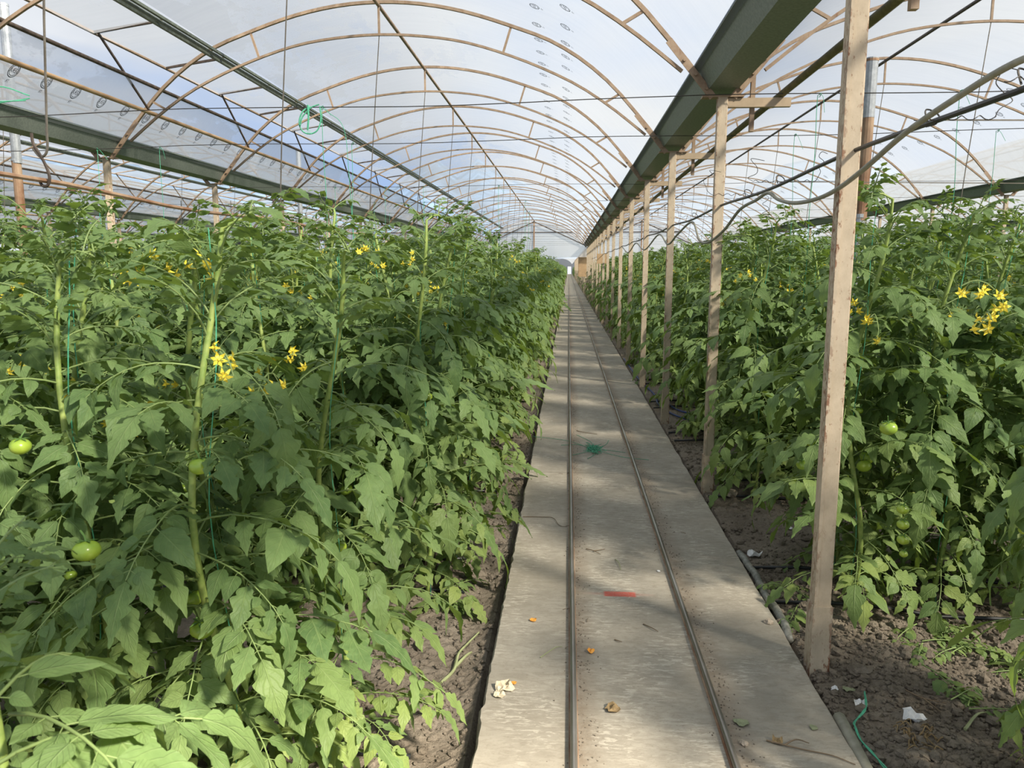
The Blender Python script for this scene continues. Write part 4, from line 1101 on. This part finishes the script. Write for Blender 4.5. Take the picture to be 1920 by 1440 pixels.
tag(m.obj('twine_tangle', M['twine']), 'tangle of green twine lying across the rails on the path', 'twine tangle')
# drip lines
for i in range(6):
    for side in (-1, 1):
        yb = row_y(i) - .05 if side > 0 else row_y(i)
        for d in (-.19, .24):
            m = MB(); xs = np.linspace(1.02 if side > 0 else -.52, 6.8 if side > 0 else -4.8, 24)
            m.tube([(x, yb + d - .06 * (abs(x) - 1) + .03 * sin(x * 2.2 + i), soil_z(x, yb + d) + .014) for x in xs], .009, 7)
            tag(m.obj('drip_hose', M['black_plastic'], smooth=True), 'black drip hose, %s line of %s row %s of track' % ('near' if d < 0 else 'far', ORD[i], 'right' if side > 0 else 'left'), 'hose', 'drip hoses')
m = MB(); m.tube(curve_pts([(1.02, 14, .0), (1.05, 11.5, .0), (1.13, 9.9, .0), (1.10, 9.2, .0), (1.22, 8.4, .01), (1.5, 8.1, .01), (2.1, 7.95, 0)], 8), .011, 8)
tag(m.obj('blue_hose', M['blue_hose'], smooth=True), 'dark blue hose snaking along the soil behind the posts', 'hose')
m = MB(); m.tube(curve_pts([(1.20, 9.5, .0), (1.30, 8.7, .012), (1.7, 8.4, .01), (2.2, 8.3, .0)], 8), .010, 8)
tag(m.obj('blue_hose', M['blue_hose'], smooth=True), 'second dark blue hose curving under the right crop', 'hose')
m = MB()
P = curve_pts([(1.005, 4.35, 0), (1.02, 4.0, .0), (1.01, 3.75, .0), (1.02, 3.5, 0), (1.0, 3.3, -.005)], 8)
m.tube([(x, y, z - .012 + .004 * sin(y * 30)) for x, y, z in P], .020, 8); 
tag(m.obj('edging_strip', simple('grey_plastic_tube', (.28, .28, .25), .5, var=.25, scale=40), smooth=True), 'flattened grey plastic tube lying against the path edge', 'tube')
m = MB(); m.tube([(1.005 + .01 * sin(y * 5), y, -.020) for y in np.arange(1.8, 2.75, .06)], .024, 8)
tag(m.obj('edging_strip', M['grey_hose'], smooth=True), 'grey plastic tube along the path edge at the bottom of view', 'tube')

# pruned leaves lying right of the nearest post
def leaf_heap(cx_, cy_, rx_, ry_, n, seed, label):
    q = random.Random(seed); fb = MB()
    for _ in range(n):
        x, y = cx_ + q.gauss(0, rx_), cy_ + q.gauss(0, ry_)
        compound_leaf(fb, (x, y, gz(x, y) + q.uniform(.01, .04)), q.uniform(0, 6.28), radians(q.uniform(0, 14)), q.uniform(.12, .24), q, True, age=.6, bend=.35)
    o = fb.obj('pruned_leaves', [M['leaf'], M['petiole']], smooth=True)
    return tag(o, label, 'pruned leaves', kind='stuff')
leaf_heap(1.62, 3.28, .10, .10, 16, 1, 'heap of wilting pruned leaves on the soil right of the nearest post')
leaf_heap(1.85, 3.02, .10, .08, 9, 2, 'wilting pruned leaves on the soil at the right edge')
leaf_heap(1.12, 3.78, .03, .10, 5, 3, 'small weeds beside the grey plastic tube')
leaf_heap(1.50, 2.75, .03, .04, 3, 4, 'wilted dark leaves on the soil at the lower right')
leaf_heap(-.66, 3.68, .05, .06, 6, 5, 'small weeds at the foot of the left crop')
leaf_heap(-.95, 2.6, .12, .15, 8, 6, 'fallen leaves under the nearest left crop row')
m = MB(); q = random.Random(3)
for _ in range(40):
    x, y = 1.235 + q.gauss(0, .03), 2.58 + q.gauss(0, .035); a = q.uniform(0, 6.28); l = q.uniform(.02, .05)
    m.tube(curve_pts([(x, y, gz(x, y) + .004), (x + l * .5 * cos(a), y + l * .5 * sin(a), gz(x, y) + q.uniform(.01, .03)), (x + l * cos(a + .5), y + l * sin(a + .5), gz(x, y) + .006)], 4), .0022, 4)
tag(m.obj('root_clump', M['dry_leaf']), 'brown clump of dry roots on the soil at the lower right', 'root clump')

# ---- green tomatoes and flowers seen on particular plants
def attach(p, fn, *a):
    best = min(ind + [hero], key=lambda o: (o.location.x - p[0]) ** 2 + (o.location.y - p[1]) ** 2)
    d = Vector(p) - best.location; c, s_ = cos(-best.rotation_euler.z), sin(-best.rotation_euler.z)
    q = ((d.x * c - d.y * s_) / best.scale.x, (d.x * s_ + d.y * c) / best.scale.y, d.z / best.scale.z)
    return fn(best, q, *a)
for p, sz in (((-1.13, 1.66, .96), 0), ((-1.27, 1.66, 1.21), 1), ((-.86, 1.70, 1.16), 1), ((1.145, 3.62, .82), 0), ((1.09, 3.55, .72), 1), ((1.30, 3.15, .98), 0), ((1.27, 2.9, .72), 1), ((1.275, 2.9, .66), 1), ((1.28, 2.9, .60), 1), ((1.29, 2.91, .54), 2), ((1.36, 2.3, .85), 2)):
    attach(p, add_tomato, sz, (.1, .1, 1.0))
for i, p in enumerate(((-1.0, 1.98, 1.63), (-1.03, 1.98, 1.64), (-1.45, 1.75, 1.52), (1.12, 2.3, 1.57), (1.08, 2.05, 1.49), (1.36, 3.6, 1.45), (1.37, 3.6, 1.40), (-.78, 2.0, 1.33))):
    attach(p, add_flowers, i, i * 1.3, 1.5)
